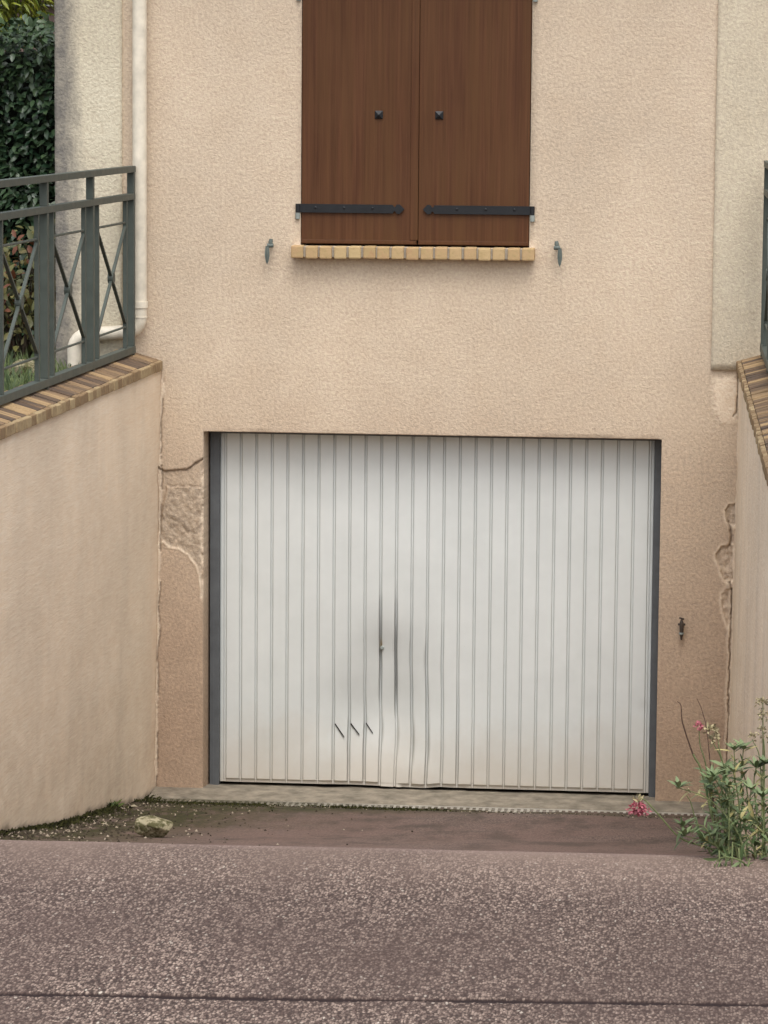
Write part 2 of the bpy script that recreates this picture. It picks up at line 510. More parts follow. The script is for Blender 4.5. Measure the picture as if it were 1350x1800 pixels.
def groundmat():
    t = NT('coloured_asphalt')
    stone = t.attr('stone')           # each chipping's own shade
    tar = t.attr('tar')               # bare binder between chippings
    x = t.n('ShaderNodeSeparateXYZ')
    t.l(t.co(), x.inputs[0])
    big = t.noise(1.6, 4, 0.6)
    vo = t.n('ShaderNodeTexVoronoi', feature='F1')
    vo.inputs['Scale'].default_value = 1.0
    mp = t.map((200, 84, 66))
    wob = t.n('ShaderNodeVectorMath', operation='ADD')
    nz = t.n('ShaderNodeTexNoise')
    nz.inputs['Scale'].default_value = .6
    t.l(mp, nz.inputs['Vector'])
    t.l(mp, wob.inputs[0]); t.l(nz.outputs['Color'], wob.inputs[1])
    t.l(wob.outputs[0], vo.inputs['Vector'])
    sc_ = t.n('ShaderNodeSeparateColor')
    t.l(vo.outputs['Color'], sc_.inputs[0])
    shade = t.math('POWER', sc_.outputs[0], 1.5)
    pale = t.mix(shade, (0.078, 0.050, 0.042), (0.450, 0.345, 0.280))
    pale = t.mix(t.rng(sc_.outputs[1], .985, .99), pale, (.55, .48, .40))
    pale = t.mix(t.math('MULTIPLY', t.attr('stone'), .45), pale, (0.27, 0.205, 0.170))
    ch = t.mix(t.rng(vo.outputs['Distance'], .40, .66, 0, .85), pale, (0.026, 0.017, 0.015))
    ch = t.mix(t.math('MULTIPLY', tar, .35), ch, (0.045, 0.030, 0.026))
    ch = t.mix(t.rng(t.noise(1.5, 5, 0.65, 0, t.map((1, .5, 1))), 0.40, 0.68, 0, 0.55), ch, (0.082, 0.054, 0.046))
    fine = t.noise(130, 3, 0.6)
    sp = t.noise(110, 3, 0.65, 0, t.map((1, .09, 1)))
    ramp = t.mix(t.rng(sp, 0.32, 0.68), (0.058, 0.041, 0.034), (0.190, 0.138, 0.118))
    ramp = t.mix(t.rng(t.noise(1.3, 5, 0.65, 0, t.map((1, .30, 1))), 0.42, 0.62, 0, 0.6), ramp, (0.135, 0.086, 0.072))
    ramp = t.mix(t.rng(t.noise(4.4, 6, 0.72, 0, t.map((1, .28, 1))), 0.48, 0.64, 0, 0.65), ramp, (0.040, 0.034, 0.026))
    ramp = t.mix(t.math('MULTIPLY', t.rng(x.outputs[1], -2.0, -4.5), t.rng(t.noise(2.5, 4, .6, 0, t.map((1, .3, 1))), .35, .6, .15, .6)), ramp, (0.165, 0.110, 0.092))
    mg = t.math('MULTIPLY', t.attr('moss'), t.rng(t.noise(9, 6, 0.75, 0, t.map((1, .30, 1))), 0.34, 0.50))
    ramp = t.mix(mg, ramp, t.mix(t.rng(t.noise(40, 3), 0.35, 0.65), (0.018, 0.016, 0.008), (0.060, 0.056, 0.020)))
    ch = t.mix(t.math('MULTIPLY', t.rng(x.outputs[1], -11.62, -11.16), t.rng(t.noise(3, 4, .6, 0, t.map((1, .5, 1))), .3, .6, .35, .85)), ch, (0.205, 0.148, 0.118))
    ch = t.mix(t.rng(t.noise(.9, 4, 0.65, 0, t.map((1, .8, 1))), 0.45, 0.65, 0, 0.35), ch, (0.066, 0.043, 0.035))
    isst = t.rng(x.outputs[1], -10.95, -11.25)
    col = t.mix(isst, ramp, ch)
    col = t.mix(t.attr('joint'), col, (0.022, 0.013, 0.012))
    col = t.mix(t.attr('crest_pale'), col, (0.30, 0.215, 0.19))
    return t.done(col, 0.93, t.bump(fine, 0.003, 0.6), spec=0.2)
M['ground'] = groundmat()

# ------------------------------------------------------------------ ground
PY = np.array([-300, -12.4, -11.62, -11.36, -11.18, -11.04, -10.6, -8, -5, -3.70, -3.14, -2.53, -2.14, -1.66, -1.08, -0.7, -0.40, -0.1, 0.6])
PZ = np.array([2.196, 2.196, 2.200, 2.207, 2.203, 2.172, 2.025, 1.44, .785, .538, .433, .324, .266, .196, .110, .048, -.010, -.03, -.04])
def ground_z(y): return np.interp(y, PY, PZ)

gx = lines((-220, -20, 100), (-20, -0.64, 4), (-0.64, 1.05, .05), (1.05, 3.0, .0023), (3.0, 3.26, .13), (3.26, 20, 4), (20, 220, 100))
gy = lines((-260, -20, 60), (-20, -13.0, 1.5), (-13.0, -12.7, .1), (-12.7, -10.95, .0044), (-10.95, -4.6, .3), (-4.6, 0.3, .04))
X, Y = np.meshgrid(gx, gy)
Z = ground_z(Y)
fine = (Y > -12.72) & (Y < -10.93) & (X > 1.0) & (X < 3.02)
f1, f2, idn = worley(X / .0059 + 1.4 * fbm(X * 50, Y * 25, 3, 2), Y / .0128, 11)
amp = sstep(-12.72, -12.66, Y) * sstep(-10.95, -11.20, Y) * (X > 1.04) * (X < 3.01)
hgt = np.clip(1 - (f1 / .62) ** 2, 0, 1) * (.3 + .7 * idn)
patch = fbm(X * 2.2, Y * 2.2, 21, 4)
Z = Z + amp * (hgt * .0022 + .004 * (fbm(X * 3, Y * 3, 31, 3) - .5))
Z = Z + (Y > -10.95) * .012 * (fbm(X * 2.5, Y * 2.5, 41, 4) - .5)
stone = np.clip(idn ** 1.3 * (.70 + .55 * patch), 0, 1)
stone = np.where(h2(np.floor(X / .008), np.floor(Y / .015), 77) > .996, 1.0, stone * .82)
tar = np.clip(sstep(.34, .62, f1) * 1.0 + sstep(.50, .66, patch) * .35, 0, 1)
tar = np.where(fine, tar, .45)
stone = np.where(fine, stone, .45)
Z = Z + .0075 * (np.clip(X, 0.5, 3.3) - 1.27) * sstep(-10.4, -11.1, Y)
jy = -12.415 + .045 * (X - 1.5) + .010 * (fbm(X * 3, X * 0 + 2, 51, 4) - .5) + .006 * (fbm(X * 40, X * 0, 52, 2) - .5)
jd = np.abs(Y - jy)
jw = .005 + .013 * fbm(X * 14, X * 0, 53, 3)
joint = sstep(1.25, .85, jd / jw) * (X > 1.0) * (X < 3.05)
Z = Z - joint * .0035
crest_pale = .55 * sstep(.10, .0, np.abs(Y + 11.14)) * fine * (.35 + .9 * fbm(X * 5, Y * 14, 61, 3))  # paler band along the crest
tar = tar * (1 - .75 * sstep(-11.55, -11.2, Y) * fine)
moss = np.clip(sstep(1.15, .15, X + .40) * 1.1 + sstep(1.25, .2, np.abs(Y + .55) * 1.6) * sstep(1.9, .5, X) * 1.0
               + sstep(.25, .02, np.abs(Y + .45)) * .7 + .35 * sstep(1.2, .2, np.abs(X - .1)) * (Y > -2.4), 0, 1) * (Y > -10.9)
nxn, nyn = len(gx), len(gy)
idx = np.arange(nxn * nyn).reshape(nyn, nxn)
cxm, cym = (gx[:-1] + gx[1:]) / 2, (gy[:-1] + gy[1:]) / 2
keep = ~((cym[:, None] > -11.2) & ((cxm[None, :] < -.64) | (cxm[None, :] > 3.26)))
q = np.stack([idx[:-1, :-1], idx[:-1, 1:], idx[1:, 1:], idx[1:, :-1]], -1)[keep]
me = arr_mesh('driveway', np.stack([X, Y, Z], -1).reshape(-1, 3), q,
              {'stone': ('FLOAT', stone), 'tar': ('FLOAT', tar), 'joint': ('FLOAT', joint), 'crest_pale': ('FLOAT', np.clip(crest_pale * .7, 0, 1)), 'moss': ('FLOAT', moss)})
tag(link('driveway', me, M['ground'], None, True), kind='structure')

for s_ in (-1, 1):
    m = MB()
    edge = (lambda y: -.445 + .0245 * min(y, 0)) if s_ < 0 else (lambda y: 3.115 - .0153 * min(y, 0))
    ys = [-11.2, -9, -6, -4, -2, 0, 2, 8, 40, 220]
    for y0_, y1_ in zip(ys[:-1], ys[1:]):
        for o0, o1 in ((0, 2), (2, 10), (10, 210)):
            m.add([(edge(y0_) + s_ * o0, y0_, 2.27), (edge(y0_) + s_ * o1, y0_, 2.27), (edge(y1_) + s_ * o1, y1_, 2.27), (edge(y1_) + s_ * o0, y1_, 2.27)], [(0, 1, 2, 3) if s_ > 0 else (3, 2, 1, 0)])
    tag(m.build('lawn', M['earth'], None, fix=False), kind='structure')

# ------------------------------------------------------------------ the house
house = empty('house', (1.165, 0, 0), 'beige rendered house with garage door below closed brown shutters', 'house')

CRACK_A = [(-0.256, 1.789), (-0.239, 1.767), (-0.212, 1.754), (-0.138, 1.763), (-0.094, 1.765), (-0.051, 1.797), (-0.016, 1.815), (0.002, 1.828)]
CRACK_B = [(-0.204, 1.685), (-0.182, 1.67), (-0.138, 1.673), (-0.085, 1.674), (-0.033, 1.668), (-0.002, 1.667)]
GREY = [(-0.186, 1.663), (0.01, 1.667), (0.01, 1.366), (-0.012, 1.19), (-0.032, 1.234), (-0.085, 1.298), (-0.138, 1.332), (-0.195, 1.34), (-0.221, 1.365), (-0.247, 1.422), (-0.226, 1.51)]
UPPER = CRACK_A + [(0.01, 1.667)] + CRACK_B[::-1] + [(-0.215, 1.6), (-0.226, 1.51), (-0.247, 1.422), (-0.262, 1.40)]
CURVE_C = [(-0.266, 1.20), (-0.261, 1.308), (-0.256, 1.343), (-0.221, 1.365), (-0.195, 1.34), (-0.138, 1.332), (-0.085, 1.298), (-0.05, 1.251), (-0.023, 1.19), (-0.015, 1.146), (-0.010, 1.058)]
HOLE1 = [(2.85, 1.603), (2.873, 1.632), (2.907, 1.64), (2.92, 1.522), (2.88, 1.521), (2.86, 1.545)]
HOLE2 = [(2.804, 1.36), (2.835, 1.405), (2.877, 1.415), (2.892, 1.401), (2.892, 1.29), (2.903, 1.227), (2.877, 1.202), (2.853, 1.221), (2.827, 1.283), (2.808, 1.327)]
STRIP = [(2.84, 1.143), (2.863, 1.173), (2.905, 1.178), (2.905, 1.033), (2.877, 0.964), (2.862, 1.013), (2.844, 1.07)]
PATCH = [(2.777, 2.294), (2.88, 2.32), (2.903, 2.241), (2.898, 2.072), (2.818, 2.074), (2.78, 2.147)]
CRACK_R = [(2.868, 1.54), (2.880, 1.50), (2.884, 1.45), (2.877, 1.412)]
CRACK_S = [(2.880, 1.21), (2.893, 1.17), (2.896, 1.06), (2.888, .90), (2.890, .75), (2.886, .60), (2.889, .45), (2.884, .30), (2.886, .05)]
CRACK_U = [(2.900, 2.36), (2.903, 2.24), (2.899, 2.13), (2.884, 2.115)]

fx = lines((-0.81, -0.30, .05), (-0.30, 0.0, .004), (0.0, 0.53, .05), (0.53, 1.77, .06), (1.77, 2.5, .05), (2.5, 2.925, .004), (2.925, 3.14, .05))
fz = lines((-0.25, 0.0, .05), (0.0, 1.98, .006), (1.98, 2.42, .006), (2.42, 3.0, .05), (3.0, 4.55, .06), (4.55, 5.5, .1))
X, Zf = np.meshgrid(fx, fz)
wx = .010 * (fbm(X * 28, Zf * 28, 3, 3) - .5) + .006 * (fbm(X * 90, Zf * 90, 5, 2) - .5)
wz = .010 * (fbm(X * 28, Zf * 28, 13, 3) - .5) + .006 * (fbm(X * 90, Zf * 90, 15, 2) - .5)
x_, z_ = X + wx, Zf + wz
hf = np.zeros_like(X)
grey, rim, dark, rp = [np.zeros_like(X) for _ in range(4)]
rough = fbm(X * 45, Zf * 45, 23, 3) - .5
# left pier
inU = sstep(.004, -.004, sdf(x_, z_, UPPER))
dG = sdf(x_, z_, GREY)
inG = sstep(.004, -.004, dG)
hf -= .012 * inU + .004 * inG
hf += inG * .011 * rough + inU * .004 * rough
grey = np.maximum(grey, .30 * inU)
grey = np.maximum(grey, .85 * inG)
dA, dB, dC = seg_dist(x_, z_, CRACK_A), seg_dist(x_, z_, CRACK_B), seg_dist(x_, z_, CRACK_C := CURVE_C)
for d, wdt, dep, dk in ((dA, .0045, .012, .50), (dB, .0040, .008, .40)):
    e = np.exp(-(d / wdt) ** 2)
    hf -= dep * e
    dark = np.maximum(dark, dk * e)
eC = np.exp(-((dC + .004 * rough) / .0058) ** 2)
hf += .004 * eC
rim = np.maximum(rim, .9 * eC)
lump = seg_dist(X, Zf, [(-.170, 1.51), (-.110, 1.475), (-.085, 1.44)])
e = np.exp(-((lump + .02 * rough) / .010) ** 2) * inG
hf += .006 * e
dark = np.maximum(dark, .35 * e)
# ragged edge of the garage jamb
je = sstep(-.020, -.004, X + .018 * (fbm(Zf * 30, X * 0, 33, 3) - .5)) * (X <= .001) * sstep(1.02, 1.10, Zf) * sstep(1.88, 1.78, Zf)
hf -= .008 * je * (.4 + 1.2 * fbm(X * 60, Zf * 60, 36, 2))
rim = np.maximum(rim, .75 * je * (fbm(X * 50, Zf * 40, 37, 3) > .48))
grey = np.maximum(grey, .6 * je * (fbm(X * 70, Zf * 40, 38, 3) > .55))
# ragged plaster at the corner with the left wall
jl = -.24 - .016 * (2.2 - Zf)
cd = x_ - jl - .010 - .016 * (fbm(Zf * 7, X * 0 + 3, 43, 4) - .35)
band_ = sstep(.008, -.002, cd) * sstep(2.30, 2.22, Zf) * (X < 0)
hf += .006 * band_
rim = np.maximum(rim, .65 * band_)
ck = np.exp(-((cd - .004) / .0035) ** 2) * sstep(2.30, 2.22, Zf) * (X < 0) * (fbm(Zf * 11, X * 0, 45, 3) > .42)
hf -= .007 * ck
dark = np.maximum(dark, .65 * ck)
# right pier
for poly, dep, g in ((HOLE1, .017, .45), (HOLE2, .015, .35), (STRIP, .010, .25)):
    d = sdf(x_, z_, poly)
    i = sstep(.005, -.005, d)
    hf -= i * (dep + .012 * rough)
    grey = np.maximum(grey, g * i)
    rim = np.maximum(rim, .80 * np.exp(-((d - .007) / .009) ** 2) * (1 - i))
    rim = np.maximum(rim, .35 * i * (fbm(X * 40, Zf * 25, 47, 3) > .5))
for cr_, wdt, dep, dk in ((CRACK_R, .006, .018, .6), (CRACK_S, .0045, .014, .7), (CRACK_U, .0045, .012, .7)):
    d = seg_dist(x_, z_, cr_)
    e = np.exp(-(d / wdt) ** 2)
    hf -= dep * e
    dark = np.maximum(dark, dk * e)
d = seg_dist(x_, z_, CRACK_S) + .010 * (fbm(X * 30, Zf * 16, 49, 3) - .5)
e = sstep(.026, .008, d) * (X < 2.90)
hf += .004 * e
rim = np.maximum(rim, .62 * e * (1 - dark))
i = sstep(.022, -.018, sdf(X + 3.5 * wx, Zf + 3.5 * wz, PATCH))
hf += .005 * i
rim = np.maximum(rim, .95 * i * (1 - dark))
# chipped lintel edge, thin tide line above it
e = sstep(2.0, 1.985, Zf) * (fbm(X * 9, Zf * 9, 57, 3) > .58) * (X > 0) * (X < 2.5) * (Zf > 1.975)
hf -= .004 * e
mask = np.stack([np.clip(grey, 0, 1), np.clip(rim, 0, 1), np.clip(dark, 0, 1), np.ones_like(X)], -1)
V = np.stack([X, -hf, Zf], -1).reshape(-1, 3)
# jamb splays slightly
idx = np.arange(X.size).reshape(X.shape)
cxm, czm = (fx[:-1] + fx[1:]) / 2, (fz[:-1] + fz[1:]) / 2
door_hole = (cxm[None, :] > 0) & (cxm[None, :] < 2.5) & (czm[:, None] < 1.98)
win_hole = (cxm[None, :] > .53) & (cxm[None, :] < 1.77) & (czm[:, None] > 3.0) & (czm[:, None] < 4.55)
q = np.stack([idx[:-1, :-1], idx[:-1, 1:], idx[1:, 1:], idx[1:, :-1]], -1)[~(door_hole | win_hole)]
Vs, Fs, Ms = [V], [q], [mask.reshape(-1, 4)]
def reveal(ids, backfn, flip):
    n0 = sum(len(v) for v in Vs)
    back = np.array([backfn(*V[i]) for i in ids])
    mid_ = V[ids].copy()
    mid_[:, 1] += .02
    mid_[:, 1] = .025
    # three rows: lip, mid, back
    rows = [np.array(ids), n0 + np.arange(len(ids)), n0 + len(ids) + np.arange(len(ids))]
    mm = mid_.copy()
    Vs.append(np.concatenate([mm, back]))
    mk = np.zeros((2 * len(ids), 4))
    mk[:len(ids)] = mask.reshape(-1, 4)[ids] * .4
    Ms.append(mk)
    for a, b in ((rows[0], rows[1]), (rows[1], rows[2])):
        f = np.stack([a[:-1], a[1:], b[1:], b[:-1]], -1)
        if flip: f = f[:, ::-1]
        Fs.append(f)
i0, i1 = int(np.argmin(abs(fx))), int(np.argmin(abs(fx - 2.5)))
k1 = int(np.argmin(abs(fz - 1.98)))
reveal(list(idx[:k1 + 1, i0]), lambda x, y, z: (x + .018, .32, z), True)
reveal(list(idx[:k1 + 1, i1]), lambda x, y, z: (x, .32, z), False)
reveal(list(idx[k1, i0:i1 + 1]), lambda x, y, z: (x + (.018 if x < .001 else 0), .32, z), True)
w0, w1 = int(np.argmin(abs(fx - .53))), int(np.argmin(abs(fx - 1.77)))
v0, v1 = int(np.argmin(abs(fz - 3.0))), int(np.argmin(abs(fz - 4.55)))
reveal(list(idx[v0:v1 + 1, w0]), lambda x, y, z: (x, .25, z), True)
reveal(list(idx[v0:v1 + 1, w1]), lambda x, y, z: (x, .25, z), False)
reveal(list(idx[v0, w0:w1 + 1]), lambda x, y, z: (x, .25, z), False)
reveal(list(idx[v1, w0:w1 + 1]), lambda x, y, z: (x, .25, z), True)
# flanks and back of the house in the same shell
n0 = sum(len(v) for v in Vs)
Vs.append(np.array([(-.81, 0, -.25), (-.81, 7, -.25), (-.81, 7, 5.5), (-.81, 0, 5.5), (3.14, 0, -.25), (3.14, 7, -.25), (3.14, 7, 5.5), (3.14, 0, 5.5)], float))
Ms.append(np.zeros((8, 4)))
Fs.append(n0 + np.array([(0, 3, 2, 1), (4, 5, 6, 7), (1, 2, 6, 5)]))
me = arr_mesh('wall', np.concatenate(Vs), np.concatenate(Fs), {'mask': ('FLOAT_COLOR', np.concatenate(Ms))})
link('wall', me, M['facade'], house, False)

# dark rooms behind the closed openings
m = MB(); m.box(.56, 1.74, .10, .12, 3.02, 4.53); m.build('window_back', M['darkgap'], house)

def band_part(x0, x1, z0, z1, mat):
    bx = lines((x0, x1, .02))
    bz = lines((z0, z1, .04))
    A, B = np.meshgrid(bx, bz)
    y = -.014 - .004 * (fbm(A * 6, B * 6, 71, 3) - .5)
    xe = A + np.where((A < x0 + .001) | (A > x1 - .001), .005 * (fbm(B * 14, B * 0, 73, 3) - .5), 0)
    ze = B + np.where(B < z0 + .001, .005 * (fbm(A * 20, A * 0, 75, 3) - .5), 0)
    n = A.size
    V = np.concatenate([np.stack([xe, y, ze], -1).reshape(-1, 3), np.stack([A, A * 0 + .003, B], -1).reshape(-1, 3)])
    id_ = np.arange(n).reshape(A.shape)
    F = [np.stack([id_[:-1, :-1], id_[:-1, 1:], id_[1:, 1:], id_[1:, :-1]], -1).reshape(-1, 4)]
    for e, fl in ((id_[:, 0], 1), (id_[:, -1], 0), (id_[0], 0), (id_[-1], 1)):
        f = np.stack([e[:-1], e[:-1] + n, e[1:] + n, e[1:]], -1)
        F.append(f if not fl else f[:, ::-1])
    me = arr_mesh('corner_band', V, np.concatenate(F))
    o = link('corner_band', me, mat, house)
    return o
o = band_part(-.814, -.446, 2.15, 5.5, M['band_dirty']); o['label'] = 'pale raised corner band streaked with grey dirt'
o = band_part(2.757, 3.144, 2.362, 5.5, M['band']); o['label'] = 'clean pale raised corner band'

m = MB()
m.add([(-1.15, -.35, 5.42), (3.48, -.35, 5.42), (3.48, 3.5, 7.6), (-1.15, 3.5, 7.6), (-1.15, 7.35, 5.42), (3.48, 7.35, 5.42),
       (-1.15, -.35, 5.58), (3.48, -.35, 5.58), (3.48, 3.5, 7.76), (-1.15, 3.5, 7.76), (-1.15, 7.35, 5.58), (3.48, 7.35, 5.58)],
      [(0, 1, 2, 3), (3, 2, 5, 4), (6, 9, 8, 7), (9, 10, 11, 8), (0, 6, 7, 1), (4, 5, 11, 10), (0, 3, 9, 6), (3, 4, 10, 9), (1, 7, 8, 2), (2, 8, 11, 5)])
m.add([(-.81, 0, 5.5), (-.81, 7, 5.5), (-.81, 3.5, 7.5), (3.14, 0, 5.5), (3.14, 7, 5.5), (3.14, 3.5, 7.5)], [(0, 1, 2), (3, 5, 4)])
m.build('roof', M['tile'], house, fix=False)

# window sill of sand bricks
SX0, SX1 = .489, 1.803
m = MB(); m.box(SX0 + .006, SX1 - .006, -.072, .03, 2.944, 2.998)
sill = m.build('window_sill', M['mortar'], house)
nb = 17
pit = (SX1 - SX0 + .010) / nb
m = MB()
for k in range(nb):
    a = SX0 + k * pit + random.uniform(-.002, .002)
    m.tone = random.random() * .9
    m.tone = .35 + .65 * m.tone
    if k == 5: m.tone = .0
    zj = random.uniform(-.002, .002)
    m.box(a, a + pit - .0115, -.083 + random.uniform(-.003, .003), .02, 2.936 + zj, 3.003 + zj, .008)
m.build('sill_bricks', M['sill'], sill)

# shutters
def leaf(x0, x1, mirror):
    Yf = .006
    m = MB()
    m.box(x0, x1, Yf, Yf + .032, 3.012, 4.53, .002)
    # bevelled bottom rail and edge batten
    m.box(x0 + .004, x1 - .004, Yf - .005, Yf + .002, 3.014, 3.034, .003)
    if not mirror: m.box(x1 - .036, x1 + .006, Yf - .006, Yf + .002, 3.036, 4.53, .003)
    sh = m.build('shutter', M['wood'], house)
    for zc in (3.203, 4.372):
        m = MB()
        xa = .507 if not mirror else 1.793
        s = 1 if not mirror else -1
        tipx = 1.094 if not mirror else 1.193
        L = abs(tipx - xa)
        hw = .023
        out = [(0, -hw), (L - .064, -hw), (L - .056, -.011), (L - .050, -.011), (L - .042, -.024), (L - .026, -.026), (L, 0), (L - .026, .026), (L - .042, .024), (L - .050, .011), (L - .056, .011), (L - .064, hw), (0, hw)]
        poly = [(xa + s * u, zc + v) for u, v in out]
        if mirror: poly = poly[::-1]
        m.prism(poly, Yf - .013, Yf - .0062)
        for u in (.105, .260, .415):
            cx_ = xa + s * u
            m.tube([(cx_, Yf - .0115, zc + .004), (cx_, Yf - .0165, zc + .004), (cx_, Yf - .0185, zc + .004)], [.0075, .0065, .003], 10)
        m.tube([(xa + s * .008, Yf - .012, zc - hw), (xa + s * .008, Yf - .012, zc + hw)], .012, 12)
        m.build('strap_hinge', M['black'], sh)
        m = MB()
        m.tube([(xa + s * .008, Yf - .012, zc - .058), (xa + s * .008, Yf - .012, zc - .025)], [.0125, .0135], 14)
        m.bar((xa + s * .008, Yf - .012, zc - .046), (xa + s * .008 - s * .004, .06, zc - .046), .012, .02)
        m.build('pintle', M['zinc'], sh)
    kx = .951 if not mirror else 1.277
    m = MB()
    c = Vector((kx, Yf - .012, 3.708))
    r = .0215
    y0 = Yf - .001
    base = [(kx - r, y0 - .004, 3.708 - r), (kx + r, y0 - .004, 3.708 - r), (kx + r, y0 - .004, 3.708 + r), (kx - r, y0 - .004, 3.708 + r)]
    m.add(base + [(p[0], y0 + .002, p[2]) for p in base] + [(kx, y0 - .020, 3.708)],
          [(0, 1, 8), (1, 2, 8), (2, 3, 8), (3, 0, 8), (0, 4, 5, 1), (1, 5, 6, 2), (2, 6, 7, 3), (3, 7, 4, 0)])
    m.build('square_stud', M['black'], sh)
    return sh
leaf(.534, 1.161, False)['label'] = 'left brown wood-grain shutter leaf with overlapping batten'
leaf(1.169, 1.766, True)['label'] = 'right brown wood-grain shutter leaf'

# shutter holdbacks
def holdback(x, z, lean):
    m = MB()
    m.tube([(x, .01, z), (x, -.045, z), (x, -.058, z)], [.010, .010, .013], 10)
    m.tube([(x, -.05, z - .004), (x - lean * .002, -.05, z + .018), (x - lean * .004, -.05, z + .032)], [.011, .013, .009], 10)
    m.tube([(x - .017, -.052, z - .004), (x + .017, -.052, z - .004)], [.012, .012], 10)
    o = m.build('shutter_holdback', M['dog'], house, True)
    m = MB()
    xl = x + lean * .016
    out = [(-.009, 0), (-.012, -.03), (-.013, -.055), (-.007, -.085), (0, -.100), (.007, -.085), (.013, -.055), (.012, -.03), (.009, 0)]
    m.prism([(xl + u, z - .006 + v) for u, v in out], -.062, -.054)
    m.tube([(xl, -.0635, z - .01), (xl, -.0655, z - .05), (xl, -.063, z - .095)], [.003, .0045, .0015], 8)
    m.build('tongue', M['dog'], o)
    return o
holdback(.372, 3.005, -1)['label'] = 'left shutter holdback with tongue hanging to the left'
holdback(1.922, 3.012, 1)['label'] = 'right shutter holdback with tongue hanging to the right'

# small iron catch beside the door
m = MB()
cx_, cz_ = 2.626, .96
m.tube([(cx_, -.03, cz_ - .055), (cx_, -.032, cz_ - .042), (cx_, -.034, cz_ - .02), (cx_, -.034, cz_ + .01), (cx_, -.034, cz_ + .028), (cx_ - .001, -.034, cz_ + .045)],
       [.006, .010, .011, .013, .011, .005], 10)
m.bar((cx_ - .014, -.034, cz_ + .054), (cx_ + .013, -.034, cz_ + .047), .010, .008)
m.tube([(cx_ - .020, -.034, cz_ + .018), (cx_ + .020, -.034, cz_ + .018)], [.006, .006], 8)
m.tube([(cx_, .01, cz_), (cx_, -.03, cz_)], .008, 8)
ct = m.build('wall_catch', M['chip_dark'], house, True)
m = MB(); m.tube([(cx_, -.034, cz_ - .036), (cx_, -.034, cz_ - .026)], [.0135, .0135], 12); m.build('collar', M['zinc'], ct)
m = MB(); m.tube([(cx_, -.033, cz_ - .068), (cx_, -.033, cz_ - .056)], [.004, .007], 10); m.build('stop_foot', M['chip_dark'], ct)

# downpipe
def arc(c, r, a0, a1, ux, uz, n=9):
    out = []
    for i in range(n):
        a = math.radians(a0 + (a1 - a0) * i / (n - 1))
        out.append(tuple(c[k] + r * (math.cos(a) * ux[k] + math.sin(a) * uz[k]) for k in range(3)))
    return out
px_, py_ = -.340, -.065
m = MB()
m.tube([(px_, py_, 5.4), (px_, py_, 2.66)], .039, 24)
pipe = m.build('downpipe', M['pvc'], house, True)
m = MB()
slope = -.10
el1 = arc((px_ - .085, py_, 2.605), .085, 0, -90 + math.degrees(slope), (1, 0, 0), (0, 0, 1), 11)
m.tube([(px_, py_, 2.68)] + el1, .039, 24)
m.tube([(px_, py_, 2.655), (px_, py_, 2.69)], .0445, 24)
m.tube([(px_, py_, 2.600), (px_, py_, 2.608)], .0415, 24)
m.build('pipe_elbow', M['pvc'], pipe, True)
e = Vector(el1[-1])
f_ = Vector((-.615, py_, e.z - .014))
m = MB(); m.tube([e, f_], .038, 24); m.build('pipe_run', M['pvc'], pipe, True)
m = MB()
el2 = arc((f_.x, py_, f_.z - .085), .085, 90, 180, (1, 0, 0), (0, 0, 1), 11)
m.tube([(f_.x + .05, py_, f_.z + .0015)] + el2 + [(el2[-1][0], py_, 2.20)], .039, 24)
m.tube([(f_.x + .05, py_, f_.z + .0015), (f_.x + .015, py_, f_.z + .0005)], .0445, 24)
m.build('pipe_elbow', M['pvc'], pipe, True)
m = MB()
m2 = MB(); m2.tube([(px_, py_, 4.738), (px_, py_, 4.762)], .0425, 24); m2.bar((px_, py_ + .03, 4.75), (px_, .005, 4.75), .02, .02)
m2.build('pipe_bracket', M['pvc'], pipe)

# ------------------------------------------------------------------ garage door (a part of the house)
DY, DX0, DX1, DZ0, DZ1 = .150, .072, 2.460, .002, 2.02
G0, GP, NG = .102, (2.437 - .102) / 27, 28
xs = [DX0, DX0 + .012]
for k in range(NG):
    c = G0 + k * GP
    xs += [c + o_ for o_ in (-.0125, -.0105, -.0085, -.0065, -.0045, -.002, 0, .002, .0045, .0065, .0085, .0105, .0125)]
    if k < NG - 1: xs += [c + .026, c + .043, c + .060]
xs += [DX1 - .006, DX1]
dx = np.array(sorted(xs))
dz = lines((DZ0, .05, .002), (.05, .45, .010), (.45, 1.2, .02), (1.2, DZ1, .05))
X, Zd = np.meshgrid(dx, dz)
# dented region pushes the ribs sideways and inward
bulge = np.exp(-((X - .99) / .30) ** 2) * np.exp(-((Zd - .42) / .36) ** 2)
sway = .0045 * np.exp(-((X - 1.16) / .20) ** 2) * np.sin((Zd - .05) * 6.5) * sstep(1.0, .55, Zd) + .002 * bulge * np.sin(Zd * 17 + X * 9)
xg = X - sway
k = np.clip(np.round((xg - G0) / GP), 0, NG - 1)
off = xg - (G0 + k * GP)
crease = np.zeros_like(X)
for gi, z0, z1, a in ((10, .50, 1.02, 1.3), (11, .42, 1.0, 1.5), (12, .02, .85, .7), (13, .02, .80, .9), (14, .02, .8, .6), (15, .02, .5, .8), (8, .02, .36, .9), (9, .02, .36, 1.0), (10, .02, .36, .7), (7, .02, .36, .6)):
    crease += (k == gi) * a * sstep(z0 - .10, z0 + .05, Zd) * sstep(z1 + .16, z1 - .06, Zd)
gw = .0075 + .0014 * crease
prof = sstep(0, 1, (np.abs(off) - gw * .45) / (.0052))          # 0 in the groove, 1 on the panel
margin = (X < G0 - .0065) | (X > G0 + (NG - 1) * GP + .0065)
endz = sstep(.017, .025, Zd - .008 * np.clip(1 - np.abs(np.abs(off) - gw - .007) / .010, 0, 1) * 0)
flat_end = ((k >= 10) & (k <= 11) & (off > 0)) | ((k == 11) & (off < 0)) | ((k == 10) & (off > 0))
